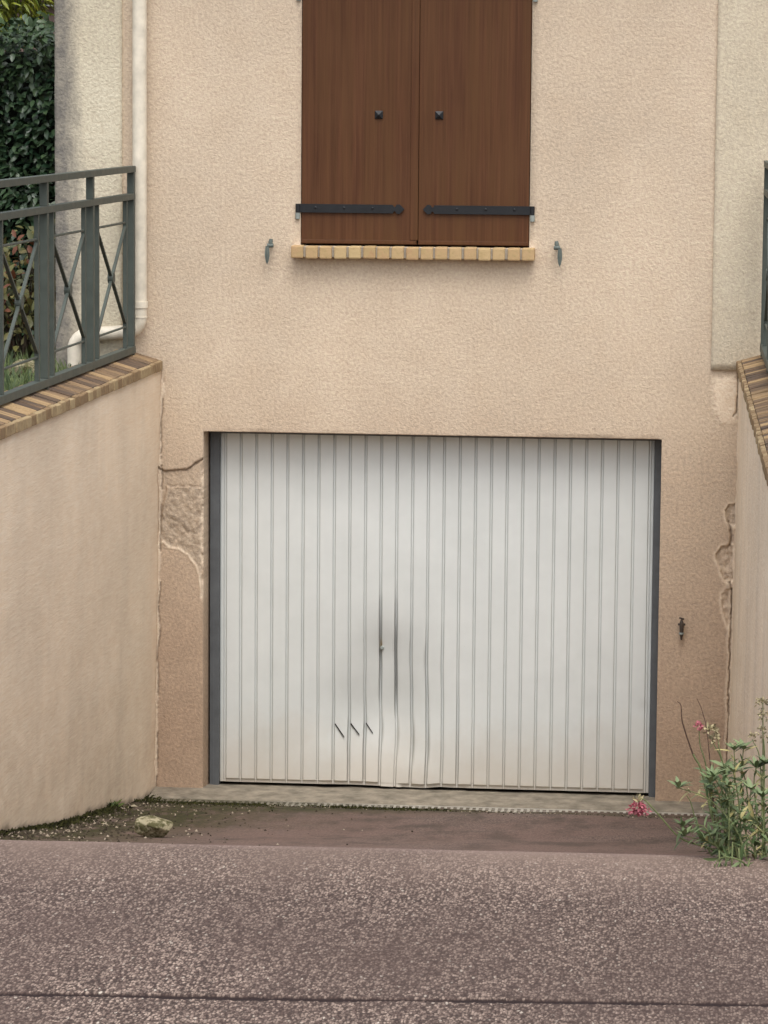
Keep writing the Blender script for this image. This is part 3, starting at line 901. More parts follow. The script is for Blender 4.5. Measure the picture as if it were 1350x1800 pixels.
endz = np.where(flat_end, .85 + .15 * endz, endz)
panel = prof * endz * (~margin)
height = .0100 * (1 + .9 * crease) * (panel - 1) + np.where(margin, -.003, 0)
dent = -.050 * bulge + .010 * np.exp(-((X - 1.18) / .12) ** 2) * np.exp(-((Zd - .05) / .12) ** 2) - .012 * np.exp(-((X - .98) / .10) ** 2) * np.exp(-((Zd - .78) / .16) ** 2)
ripple = .0012 * (fbm(X * 3, Zd * 1.5, 81, 3) - .5)
yd = DY - height - dent - ripple
# the slits: folded tears in three neighbouring panels
SL = [((.717, .342), (.768, .270)), ((.804, .343), (.851, .284)), (( .889, .346), (.926, .292))]
zz = Zd - .006 * np.exp(-((X - 1.10) / .22) ** 2) * sstep(.12, 0, Zd) - .003 * np.exp(-((X - 1.22) / .05) ** 2) * sstep(.12, 0, Zd)
zz = zz + .004 * np.exp(-((X - 1.30) / .05) ** 2) * sstep(.10, 0, Zd)
tone = np.zeros_like(X)  # dark tone paints the shading of the bent ribs
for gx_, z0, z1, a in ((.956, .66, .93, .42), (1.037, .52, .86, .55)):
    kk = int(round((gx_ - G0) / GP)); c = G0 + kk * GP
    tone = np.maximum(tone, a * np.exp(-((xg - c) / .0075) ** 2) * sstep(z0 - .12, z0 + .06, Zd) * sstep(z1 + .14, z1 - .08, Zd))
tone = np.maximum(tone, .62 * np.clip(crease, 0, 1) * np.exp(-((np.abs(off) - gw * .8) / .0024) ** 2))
tone = np.maximum(tone, .38 * np.exp(-((np.abs(off) - gw * .8) / .0022) ** 2) * (~margin))  # rib shadows painted along every groove
shade_smudge = .24 * np.exp(-((X - .86) / .26) ** 2 - ((Zd - .52) / .16) ** 2) + .30 * np.exp(-((X - 1.02) / .16) ** 2 - ((Zd - .82) / .13) ** 2) + .10 * np.exp(-((X - 2.42) / .03) ** 2 - ((Zd - .50) / .03) ** 2) * 4  # dent's shade and reflection painted grey, plus a small spot at right
rust = .9 * np.exp(-((X - .969) / .007) ** 2 - ((Zd - .79) / .028) ** 2)
V = np.stack([X, yd, zz], -1).reshape(-1, 3)
id_ = np.arange(X.size).reshape(X.shape)
F = [np.stack([id_[:-1, :-1], id_[:-1, 1:], id_[1:, 1:], id_[1:, :-1]], -1).reshape(-1, 4)]
n = X.size
Vb = V.copy(); Vb[:, 1] = DY + .035
for e, fl in ((id_[:, 0], 1), (id_[:, -1], 0), (id_[0], 0), (id_[-1], 1)):
    f = np.stack([e[:-1], e[:-1] + n, e[1:] + n, e[1:]], -1)
    F.append(f if not fl else f[:, ::-1])
z2 = np.zeros(n)
me = arr_mesh('garage_door', np.concatenate([V, Vb]), np.concatenate(F), {'tone': ('FLOAT', np.concatenate([tone.ravel(), z2])), 'shade_smudge': ('FLOAT', np.concatenate([shade_smudge.ravel(), z2])), 'rust': ('FLOAT', np.concatenate([rust.ravel(), z2]))})
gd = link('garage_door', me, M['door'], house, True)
m = MB()
m.box(.0185, .0705, .140, .26, -.035, 1.985, .002)
m.box(.034, .040, .1375, .141, -.03, 1.98)
m.build('door_frame', M['frame'], gd)
m = MB()
m.box(2.4615, 2.4985, .140, .26, -.035, 1.985, .002)
m.build('door_frame', M['frame'], gd)
m = MB(); m.box(.071, 2.461, .135, .26, 1.958, 2.03); m.build('door_frame', M['frame'], gd)
m = MB(); m.box(.071, 2.461, .222, .25, -.036, .03); m.build('under_door_dark', M['darkgap'], gd)  # dark strip added for the shaded gap below the door
def door_y(x, z):
    i_, j_ = int(np.argmin(abs(dz - z))), int(np.argmin(abs(dx - x)))
    return float(yd[max(0, i_ - 2):i_ + 3, max(0, j_ - 4):j_ + 5].min())
for (a, b), w in zip(SL, (.0065, .0075, .006)):
    m = MB()
    ax, az_, bx, bz = a[0], a[1], b[0], b[1]
    DS = min(door_y((ax + bx) / 2, (az_ + bz) / 2), door_y(ax + .006, az_ - .01), door_y(bx - .006, bz + .01))
    m.prism([(ax - w * .5, az_), (ax + w * .3, az_ + w * .4), (bx + w * .15, bz + w * .2), (bx, bz - w * .5), (bx - w * .35, bz)], DS - .0012, DS + .03)
    m.build('torn_slit', M['darkgap'], gd)
m = MB(); DL_ = door_y(.975, .775)
m.tube([(.975, DL_ + .02, .775), (.975, DL_ - .002, .775), (.975, DL_ - .004, .775)], [.011, .011, .007], 14)
m.build('lock_barrel', M['zinc'], gd)

# threshold slab
tx = lines((-.262, 2.905, .03)); ty = lines((-.255, .30, .03))
A, B = np.meshgrid(tx, ty)
zt_ = np.interp(B, [-.26, -.22, 0, .2, .3], [-.020, -.008, -.006, -.018, -.02]) + .010 * (fbm(A * 6, B * 9, 91, 4) - .5)
Bj = B + np.where(B < -.254, .020 * (fbm(A * 7, A * 0, 93, 4) - .5), 0)
n = A.size
V = np.concatenate([np.stack([A, Bj, zt_], -1).reshape(-1, 3), np.stack([A, Bj, zt_ * 0 - .15], -1).reshape(-1, 3)])
id_ = np.arange(n).reshape(A.shape)
F = [np.stack([id_[:-1, :-1], id_[:-1, 1:], id_[1:, 1:], id_[1:, :-1]], -1).reshape(-1, 4)]
f = np.stack([id_[0][:-1], id_[0][:-1] + n, id_[0][1:] + n, id_[0][1:]], -1)
F.append(f)
link('threshold', arr_mesh('threshold', V, np.concatenate(F)), M['concrete'], house, True)

# ------------------------------------------------------------------ channel drain
drain = empty('channel_drain', (1.35, -.32, -.02), 'slotted metal channel drain along the garage threshold', 'drain')
m = MB()
x = -.22
y0, y1 = -.368, -.280
zt2 = -.012
pitch = .0345
nsl = int((2.86 - x) / pitch)
m.box(-.24, 2.88, y0 - .008, y0 + .004, -.08, zt2)
m.box(-.24, 2.88, y1 - .004, y1 + .012, -.08, zt2)
for k in range(nsl + 1):
    m.box(x + k * pitch, x + k * pitch + .0145, y0 + .004, y1 - .004, zt2 - .015, zt2 - .0008)
m.box(-.22, 2.87, -.328, -.319, zt2 - .015, zt2 - .0016)
m.build('grate', M['grate'], drain)
m = MB(); m.box(-.24, 2.88, y0, y1, -.16, -.060); m.build('channel', M['darkgap'], drain)

# ------------------------------------------------------------------ retaining walls with brick copings
def splay(root, k):
    # the walls spread apart slightly towards the street
    for ch in root.children:
        me = ch.data
        co = np.empty(len(me.vertices) * 3, np.float32)
        me.vertices.foreach_get('co', co)
        co = co.reshape(-1, 3)
        co[:, 0] += k * np.minimum(co[:, 1], 0)
        me.vertices.foreach_set('co', co.ravel())
        me.update()
SPL, SPR = .0245, -.0153
def face_x_left(z): return -.24 - .016 * (2.2 - z)
def ret_wall(label, side):
    w = empty('retaining_wall', (-.35 if side < 0 else 3.0, -5.6, 2.2), label, 'wall')
    ys = lines((-11.15, -4.6, .25), (-4.6, 0.0, .022))
    zs = lines((-.2, .0, .1), (.0, 1.1, .018), (1.1, 2.32 if side < 0 else 2.385, .04))
    A, B = np.meshgrid(ys, zs)
    if side < 0:
        bulgey = .010 * (fbm(A * 1.1, B * 1.1, 101, 3) - .5) + .006 * (fbm(A * 6, B * 6, 103, 3) - .5)
        xf = face_x_left(B) + bulgey
        back = -.43
    else:
        bulgey = .010 * (fbm(A * 1.1, B * 1.1, 111, 3) - .5) + .006 * (fbm(A * 5, B * 8, 113, 3) - .5)
        xf = 2.909 - .007 * (2.2 - B) - bulgey
        back = 3.11
    gz = ground_z(A)
    hgt = B - gz - .05 * (fbm(A * 9, B * 9, 107, 4) - .5)
    m0 = .85 * sstep(.035, .0, hgt)
    jn = sstep(.030, .004, -A + .03 * (fbm(B * 8, B * 0, 109, 4) - .5)) * (fbm(B * 14, A * 20, 110, 3) > .40)
    m1 = .55 * jn
    m2 = .22 * sstep(.75, .0, B - gz)
    xf = xf + (-1 if side > 0 else 1) * .006 * jn
    mask = np.stack([m0, m1, m2, m0 * 0 + 1], -1)
    V = np.concatenate([np.stack([xf, A, B], -1).reshape(-1, 3), np.stack([xf * 0 + back, A, B], -1).reshape(-1, 3)])
    n = A.size
    id_ = np.arange(n).reshape(A.shape)
    f0 = np.stack([id_[:-1, :-1], id_[:-1, 1:], id_[1:, 1:], id_[1:, :-1]], -1).reshape(-1, 4)
    F = [f0 if side < 0 else f0[:, ::-1], (f0 if side > 0 else f0[:, ::-1]) + n]
    for e in (id_[:, 0], id_[:, -1], id_[-1]):
        F.append(np.stack([e[:-1], e[:-1] + n, e[1:] + n, e[1:]], -1))
    me = arr_mesh('wall_body', V, np.concatenate(F), {'mask': ('FLOAT_COLOR', np.concatenate([mask.reshape(-1, 4)] * 2))})
    link('wall_body', me, M['wall_side'] if side < 0 else M['wall_right'], w, True)
    # coping: bricks laid crosswise on a mortar bed, sloping down towards the drive
    if side < 0: xi, xo, zc, k_ = -.221, -.455, 2.362, .29
    else: xi, xo, zc, k_ = 2.893, 3.128, 2.414, .28
    sg = side
    zt = lambda x: zc + k_ * abs(x - xi)
    def slab(mb, xa, xb, ya, yb, th, up, bv):
        bm = bmesh.new()
        vv = []
        for x in (xa, xb):
            for y in (ya, yb):
                for d in (-th, up):
                    vv.append(bm.verts.new((x, y, zt(x) + d)))
        for f in [(0, 1, 3, 2), (4, 6, 7, 5), (0, 4, 5, 1), (2, 3, 7, 6), (0, 2, 6, 4), (1, 5, 7, 3)]:
            bm.faces.new([vv[i] for i in f])
        bmesh.ops.bevel(bm, geom=bm.edges[:], offset=bv, segments=2, profile=.6, affect='EDGES')
        bm.verts.index_update()
        mb.add([v.co[:] for v in bm.verts], [[v.index for v in f.verts] for f in bm.faces])
        bm.free()
    m = MB()
    slab(m, xi + sg * .010, xo - sg * .004, -11.15, -.003, .048, -.010, .001)
    m.build('coping_bed', M['mortar_dark'], w)
    m, me_ = MB(), MB()
    y = -.004
    pb = .104
    while y - pb > -11.15:
        tone = random.random()
        m.tone = tone
        zj = random.uniform(-.003, .003)
        j = random.uniform(-.003, .003)
        slab(m, xi + sg * .023, xo, y - pb + .013, y, .040, zj, .004)
        me_.tone = random.random()
        slab(me_, xi + j, xi + sg * .0215, y - pb + .014, y, .050, zj - .001, .004)
        y -= pb
    m.build('coping_bricks', M['coping'], w)
    me_.build('coping_nosing', M['nose'], w)
    splay(w, SPL if side < 0 else SPR)
    return w
ret_wall('long pinkish retaining wall with brick coping left of the garage', -1)
ret_wall('streaked pale retaining wall with brick coping right of the garage', 1)

# ------------------------------------------------------------------ railings on the copings
def railing(label, X0, dz, sgn):
    r = empty('railing', (X0, -5.5, 2.345 + dz), label, 'railing', None)
    Z = lambda z: z + dz
    yend = -10.9
    def hb(name, z0, z1, w):
        m = MB(); m.box(X0 - w / 2, X0 + w / 2, yend, -.112, Z(z0), Z(z1), .003); m.build(name, M['rail'], r)
    hb('top_rail', 3.390, 3.424, .044)
    hb('mid_rail', 3.243, 3.277, .040)
    hb('bottom_rail', 2.412, 2.452, .044)
    py = [-.134 - 1.07 * k for k in range(11)]
    for k, y in enumerate(py):
        m = MB()
        m.box(X0 - .019, X0 + .019, y - .019, y + .019, Z(2.4525), Z(3.2425), .002)
        m.box(X0 - .0188, X0 + .0188, y - .0188, y + .0188, Z(3.2775), Z(3.3895), .002)
        m.box(X0 - .018, X0 + .018, y - .018, y + .018, Z(2.340), Z(2.4115))
        m.build('post', M['rail'], r)
        for s in (1, -1):
            ys = y + s * .165
            if ys > -.13 or ys < yend: continue
            m = MB()
            m.box(X0 - .011, X0 + .011, ys - .011, ys + .011, Z(2.4525), Z(3.2425), .0015)
            m.build('stile', M['rail'], r)
        if k < len(py) - 1:
            ya, yb = y - .178, py[k + 1] + .178
            for z in (3.125, 2.566):
                m = MB(); m.tube([(X0, ya + .002, Z(z)), (X0, yb - .002, Z(z))], .0065, 8); m.build('thin_bar', M['rail'], r)
            m = MB()
            m.bar((X0 + .001, ya, Z(3.105)), (X0 + .001, yb, Z(2.590)), .016, .012)
            m.build('cross_bar', M['rail'], r)
            m = MB()
            m.bar((X0 - .0, ya, Z(2.590)), (X0 - .0, yb, Z(3.105)), .0165, .0115)
            m.build('cross_bar', M['rail'], r)
            m = MB()
            ym, zm = (ya + yb) / 2, Z(2.8475)
            m.tube([(X0 - .016, ym, zm), (X0 - .013, ym, zm), (X0 + .013, ym, zm), (X0 + .016, ym, zm)], [.028, .032, .032, .028], 20)
            m.build('boss', M['rail'], r, False)
    splay(r, SPL if sgn > 0 else SPR)
    return r
railing('grey-green steel railing with crossed bars on the left wall', -.372, 0, 1)
railing('grey-green steel railing cut off by the right edge, on the right wall', 3.034, .063, -1)

# ------------------------------------------------------------------ plants
def leaves(name, P, D, N, L, W, tone, mat, parent=None, fold=.25, curl=.15):
    """many leaves in one mesh: P base, D direction, N up-normal, L length, W width"""
    P, D, N = [np.asarray(a, float) for a in (P, D, N)]
    L, W = np.asarray(L, float), np.asarray(W, float)
    D = D / np.linalg.norm(D, axis=1, keepdims=True)
    N = N - D * (N * D).sum(1, keepdims=True)
    N = N / (np.linalg.norm(N, axis=1, keepdims=True) + 1e-9)
    S = np.cross(D, N)
    n = len(P)
    rows = []
    for t, w, up in ((0, 0, 0), (.32, .46, 0), (.68, .40, 0), (1, 0, 0)):
        c = P + D * (L * t)[:, None] - N * (L * curl * t * t)[:, None]
        if w == 0: rows.append([c])
        else:
            o = S * (W * w)[:, None]
            u = N * (W * w * fold)[:, None]
            rows.append([c - o + u, c, c + o + u])
    v = [rows[0][0], *rows[1], *rows[2], rows[3][0]]     # 0 | 1 2 3 | 4 5 6 | 7
    V = np.stack(v, 1).reshape(-1, 3)
    T = np.array([(0, 2, 1), (0, 3, 2), (1, 2, 5), (1, 5, 4), (2, 3, 6), (2, 6, 5), (4, 5, 7), (5, 6, 7)])
    F = (np.arange(n)[:, None, None] * 8 + T[None]).reshape(-1, 3)
    me = arr_mesh(name, V, F, {'tone': ('FLOAT', np.repeat(np.asarray(tone, float), 8))})
    return link(name, me, mat, parent, True)

def rand_dirs(n, bias=(0, 0, 0), amt=1.0):
    d = RNG.normal(size=(n, 3))
    d /= np.linalg.norm(d, axis=1, keepdims=True)
    return d * amt + np.asarray(bias)

# laurel hedge
hedge = empty('hedge', (-2.1, 2.9, 2.27), 'dark glossy laurel hedge at the left behind the railing', 'hedge')
n = 14000
hx = RNG.uniform(-3.6, -.75, n)
hz = RNG.uniform(2.3, 4.18, n)
lump = .22 * (fbm(hx * 2.6, hz * 2.6, 201, 3) - .5)
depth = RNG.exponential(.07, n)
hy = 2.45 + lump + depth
topm = RNG.random(n) < .15
hz = np.where(topm, 4.12 + .15 * (fbm(hx * 4, hz * 0, 203, 3) - .3) + RNG.exponential(.03, n) * 0 + RNG.normal(0, .05, n), hz)
hy = np.where(topm, RNG.uniform(2.45, 3.3, n), hy)
P = np.stack([hx, hy, hz], -1)
D = rand_dirs(n, (0, -.75, -.15), .8)
N = rand_dirs(n, (0, -.9, 1.1), .45)
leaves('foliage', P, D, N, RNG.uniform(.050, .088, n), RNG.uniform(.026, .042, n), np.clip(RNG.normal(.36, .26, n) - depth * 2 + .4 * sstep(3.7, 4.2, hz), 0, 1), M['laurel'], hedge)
m = MB()
for k in range(22):
    x = -3.5 + k * .125
    m.tube([(x, 2.95, 2.2), (x + random.uniform(-.1, .1), 2.9, 3.1), (x + random.uniform(-.2, .2), 2.85, 4.0)], [.02, .014, .006], 6)
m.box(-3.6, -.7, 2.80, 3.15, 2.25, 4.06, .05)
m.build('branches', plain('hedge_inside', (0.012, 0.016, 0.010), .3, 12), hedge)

# lime-green bamboo behind it
bam = empty('bamboo', (-2.3, 4.0, 2.27), 'yellow-green bamboo clump rising above the hedge in the top corner', 'bamboo')
n = 5200
c = np.array([-2.10, 3.65, 4.66])
d = rand_dirs(n)
rad = RNG.uniform(.35, 1, n) ** .5
P = c + d * rad[:, None] * np.array([.56, .42, .66]) * (.8 + .45 * fbm(d[:, 0] * 2 + 5, d[:, 2] * 2 + 5, 211, 3))[:, None]
D = rand_dirs(n, (.15, -.35, -.35), .8)
leaves('foliage', P, D, rand_dirs(n, (0, -.3, 1), .5), RNG.uniform(.08, .15, n), RNG.uniform(.014, .022, n), np.clip(RNG.normal(.45, .3, n), 0, 1), M['lime'], bam, .2, .3)
m = MB()
for k in range(14):
    x, y = -2.1 + random.uniform(-.25, .25), 3.7 + random.uniform(-.15, .15)
    m.tube([(x, y, 2.2), (x + random.uniform(-.1, .1), y, 3.6), (x + random.uniform(-.45, .45), y - .1, 5.1)], [.010, .009, .003], 6)
m.build('canes', M['stem'], bam)

# dark conifer further back
con = empty('conifer', (-1.7, 6.2, 2.27), 'dark green conifer close to the house corner, behind the hedge', 'tree')
n = 9000
zz_ = RNG.uniform(2.5, 6.4, n)
rr = (.85 * (6.6 - zz_) / 4.1) * RNG.uniform(.55, 1.05, n) ** .6
aa = RNG.uniform(0, 2 * np.pi, n)
P = np.stack([-1.55 + rr * np.cos(aa), 6.2 + rr * np.sin(aa), zz_], -1)
D = np.stack([np.cos(aa), np.sin(aa), RNG.uniform(.2, 1.2, n)], -1) + rand_dirs(n, (0, 0, 0), .5)
leaves('crown', P, D, rand_dirs(n, (0, 0, 1), .6), RNG.uniform(.07, .15, n), RNG.uniform(.016, .03, n), RNG.random(n), M['conifer'], con)
m = MB(); m.tube([(-1.55, 6.2, 2.2), (-1.55, 6.2, 4.5), (-1.55, 6.2, 6.4)], [.09, .06, .015], 10); m.build('trunk', M['bark'], con)

# neighbour's pink-boarded building
nb_ = empty('outbuilding', (-3.4, 9.5, 2.27), 'pink boarded outbuilding glimpsed between hedge and house corner', 'building')
m = MB()
for k in range(12):
    m.box(-5.0, -1.2, 5.05, 5.09, 2.43 + k * .165, 2.43 + k * .165 + .150, .004)
m.build('wall', M['pinkboard'], nb_)
m = MB(); m.box(-4.95, -1.25, 5.10, 5.3, 2.3, 4.38); m.build('inner_wall', M['earth'], nb_)
m = MB(); m.box(-5.1, -1.1, 4.98, 5.4, 4.415, 4.47, .005); m.build('roof', M['earth'], nb_)

# photinia shrub between railing and hedge
ph = empty('shrub', (-1.25, 1.0, 2.27), 'sparse brownish-green shrub with red-tinged leaves behind the left railing', 'shrub')
m = MB()
tips = []
for k in range(36):
    a = random.uniform(0, 2 * math.pi)
    bx, by = -1.16 + random.uniform(-.20, .16), .85 + random.uniform(-.2, .2)
    h = random.uniform(.35, .80)
    tx_, ty_ = bx + math.cos(a) * random.uniform(.1, .42), by + math.sin(a) * random.uniform(.1, .4)
    mid_ = ((bx * .6 + tx_ * .4), (by * .6 + ty_ * .4), 2.27 + h * .55)
    m.tube([(bx, by, 2.24), mid_, (tx_, ty_, 2.27 + h)], [.008, .006, .002], 6)
    for q in range(26):
        t = random.uniform(.35, 1.05)
        tips.append((bx + (tx_ - bx) * t + random.gauss(0, .05), by + (ty_ - by) * t + random.gauss(0, .05), 2.27 + h * t + random.gauss(0, .03)))
m.build('stems', M['bark'], ph)
P = np.array(tips); n = len(P)
leaves('foliage', P, rand_dirs(n, (0, -.3, .1), .9), rand_dirs(n, (0, -.4, 1), .6), RNG.uniform(.045, .085, n), RNG.uniform(.024, .040, n), RNG.random(n), M['photinia'], ph)

# lawn grass
n = 15000
gxx = RNG.uniform(-3.0, -.50, n); gyy = RNG.uniform(-4.5, 2.4, n)
P = np.stack([gxx, gyy, np.full(n, 2.268)], -1)
keep = fbm(gxx * 2.2, gyy * 2.2, 231, 3) > .36
P = P[keep]; n = len(P)
tag(leaves('grass', P, rand_dirs(n, (0, 0, 1.3), .6), rand_dirs(n, (0, -1, .2), .4), RNG.uniform(.04, .13, n), RNG.uniform(.005, .010, n), RNG.random(n), M['grass'], None, .1, .35), kind='stuff')

def rock(name, c, r, label, cat, seed, rot=0.0):
    bm = bmesh.new()
    bmesh.ops.create_icosphere(bm, subdivisions=5, radius=1)
    rs = np.random.default_rng(seed)
    cuts = [(Vector(rs.normal(size=3)).normalized(), rs.uniform(.62, .95)) for _ in range(16)]
    pts = np.array([v.co[:] for v in bm.verts])
    for nv, dd in cuts:
        for i, v in enumerate(bm.verts):
            o_ = v.co.dot(nv) - dd
            if o_ > 0: v.co -= nv * o_ * .9
    p = np.array([v.co[:] for v in bm.verts])
    f = .10 * (fbm(p[:, 0] * 3 + p[:, 2] * 2, p[:, 1] * 3 - p[:, 2], seed, 4) - .5) + .07 * (fbm(p[:, 0] * 9 + p[:, 2] * 7, p[:, 1] * 9 - p[:, 2] * 4, seed + 3, 3) - .5)
    cr_, sr_ = math.cos(rot), math.sin(rot)
    for i, v in enumerate(bm.verts):
        q = v.co * (1 + f[i])
        x, y, z = q.x * r[0], q.y * r[1], q.z * r[2]
        v.co = (c[0] + x * cr_ - y * sr_, c[1] + x * sr_ + y * cr_, c[2] + z)
    me = bpy.data.meshes.new(name); bm.to_mesh(me); bm.free()
    return tag(link(name, me, M['rock'], None, True), label, cat)
rock('stone', (.314, -3.62, .562), (.104, .080, .056), 'pale mossy limestone lump lying on the driveway by the left wall', 'stone', 5, .2)
rock('stone', (-.915, -.35, 2.315), (.085, .09, .075), 'pale garden stone in the grass behind the left railing', 'stone', 9, .8)

# moss and dirt crumbs along the foot of the left wall
n = 5200
yy = -RNG.uniform(.05, 4.9, n)
dxx = RNG.exponential(.035, n)
xx = np.array([face_x_left(z) for z in ground_z(yy)]) + SPL * yy + .004 + dxx
sel = fbm(yy * 4, dxx * 0, 241, 4) > (.30 + dxx * 1.3)
P = np.stack([xx, yy, ground_z(yy) + .001], -1)[sel]
m2_ = len(P)
tag(leaves('moss', P, rand_dirs(m2_, (.4, -.2, .5), .9), rand_dirs(m2_, (0, -.5, 1), .5), RNG.uniform(.008, .024, m2_), RNG.uniform(.006, .014, m2_), RNG.random(m2_), M['moss']), kind='stuff')

n = 5000
mx = RNG.uniform(-.22, 1.7, n); my = -.40 - RNG.exponential(.13, n)
sel = fbm(mx * 3.2, my * 6, 251, 4) > (.40 + .16 * np.clip(mx, 0, 2) + .25 * np.abs(my + .45))
P = np.stack([mx, my, ground_z(my) + .004], -1)[sel]
m2_ = len(P)
tag(leaves('moss', P, rand_dirs(m2_, (0, -.2, .5), .9), rand_dirs(m2_, (0, -.5, 1), .5), RNG.uniform(.006, .016, m2_), RNG.uniform(.005, .011, m2_), RNG.random(m2_), M['moss']), kind='stuff')

# loose soil and grit at the wall foot, by the drain and round the plant
gv_, gf_, gt_ = [], [], []
def crumb(x, y, z, r_):
    n0_ = len(gv_)
    a0 = random.uniform(0, 6.28)
    for i_ in range(4):
        gv_.append((x + r_ * math.cos(a0 + i_ * 1.57) * random.uniform(.6, 1.1), y + r_ * math.sin(a0 + i_ * 1.57) * random.uniform(.6, 1.1), z - r_ * .2))
    gv_.append((x + random.uniform(-.3, .3) * r_, y, z + r_ * random.uniform(.4, .9)))
    t_ = random.random()
    gt_.extend([t_] * 5)
    for i_ in range(4): gf_.append((n0_ + i_, n0_ + (i_ + 1) % 4, n0_ + 4))
for i_ in range(1500):
    y = -random.uniform(.3, 4.6); x = -.245 + SPL * y - .02 + random.expovariate(4.0)
    if x < 1.6: crumb(x, y, float(ground_z(y)) + .003, random.uniform(.003, .011))
for i_ in range(500):
    x = random.uniform(-.2, 2.8); y = -.39 - random.expovariate(9); crumb(x, y, float(ground_z(y)) + .003, random.uniform(.003, .008))
for i_ in range(900):
    x = random.gauss(2.93, .08); y = random.gauss(-11.20, .07)
    if x < 3.06: crumb(x, y, float(ground_z(y)) + .003, random.uniform(.002, .006))
tag(link('soil_crumbs', arr_mesh('soil_crumbs', gv_, gf_, {'tone': ('FLOAT', gt_)}), M['crumb']), kind='stuff')

# pale dry leaves lying by the left wall
DL = [(-.25, -2.15, 1.2, .05, 'pale dry leaf lying closest to the foot of the left wall'),
      (-.15, -1.25, 2.9, .085, 'long pale dry leaf between the mossy stone and the garage threshold'),
      (-.15, -3.30, 2.2, .04, 'small pale dry leaf nearest the crest of the driveway, left of the stone'),
      (-.10, -2.60, .5, .045, 'tiny pale dry leaf midway between left wall and mossy stone')]
for x, y, a, L, lab in DL:
    o = leaves('dry_leaf', [(x, y, float(ground_z(y)) + .014)], [(math.cos(a), math.sin(a) * .6, .05)], [(0, -.25, 1)], [L], [L * .30], [random.random()], M['litter'], None, .5, .45)
    tag(o, lab, 'dry leaf', 'dry leaves on the driveway')

# small weed in the crack by the left wall
wd = empty('weed', (-.292, -1.25, .15), 'tiny green weed sprouting where left wall meets driveway', 'weed')
n = 40
P = np.array([(-.285, -1.25, .145)] * n) + RNG.normal(0, .016, (n, 3)) * (1, 1.6, .3)
leaves('foliage', P, rand_dirs(n, (.3, -.2, .8), .8), rand_dirs(n, (0, -.3, 1), .5), RNG.uniform(.025, .05, n), RNG.uniform(.010, .018, n), RNG.random(n), M['grass'], wd)
m = MB()
for k in range(5): m.tube([(-.288, -1.25, .13), (-.285 + random.uniform(-.01, .02), -1.25 + random.uniform(-.03, .03), .17)], [.002, .001], 5)
m.build('stems', M['stem'], wd)

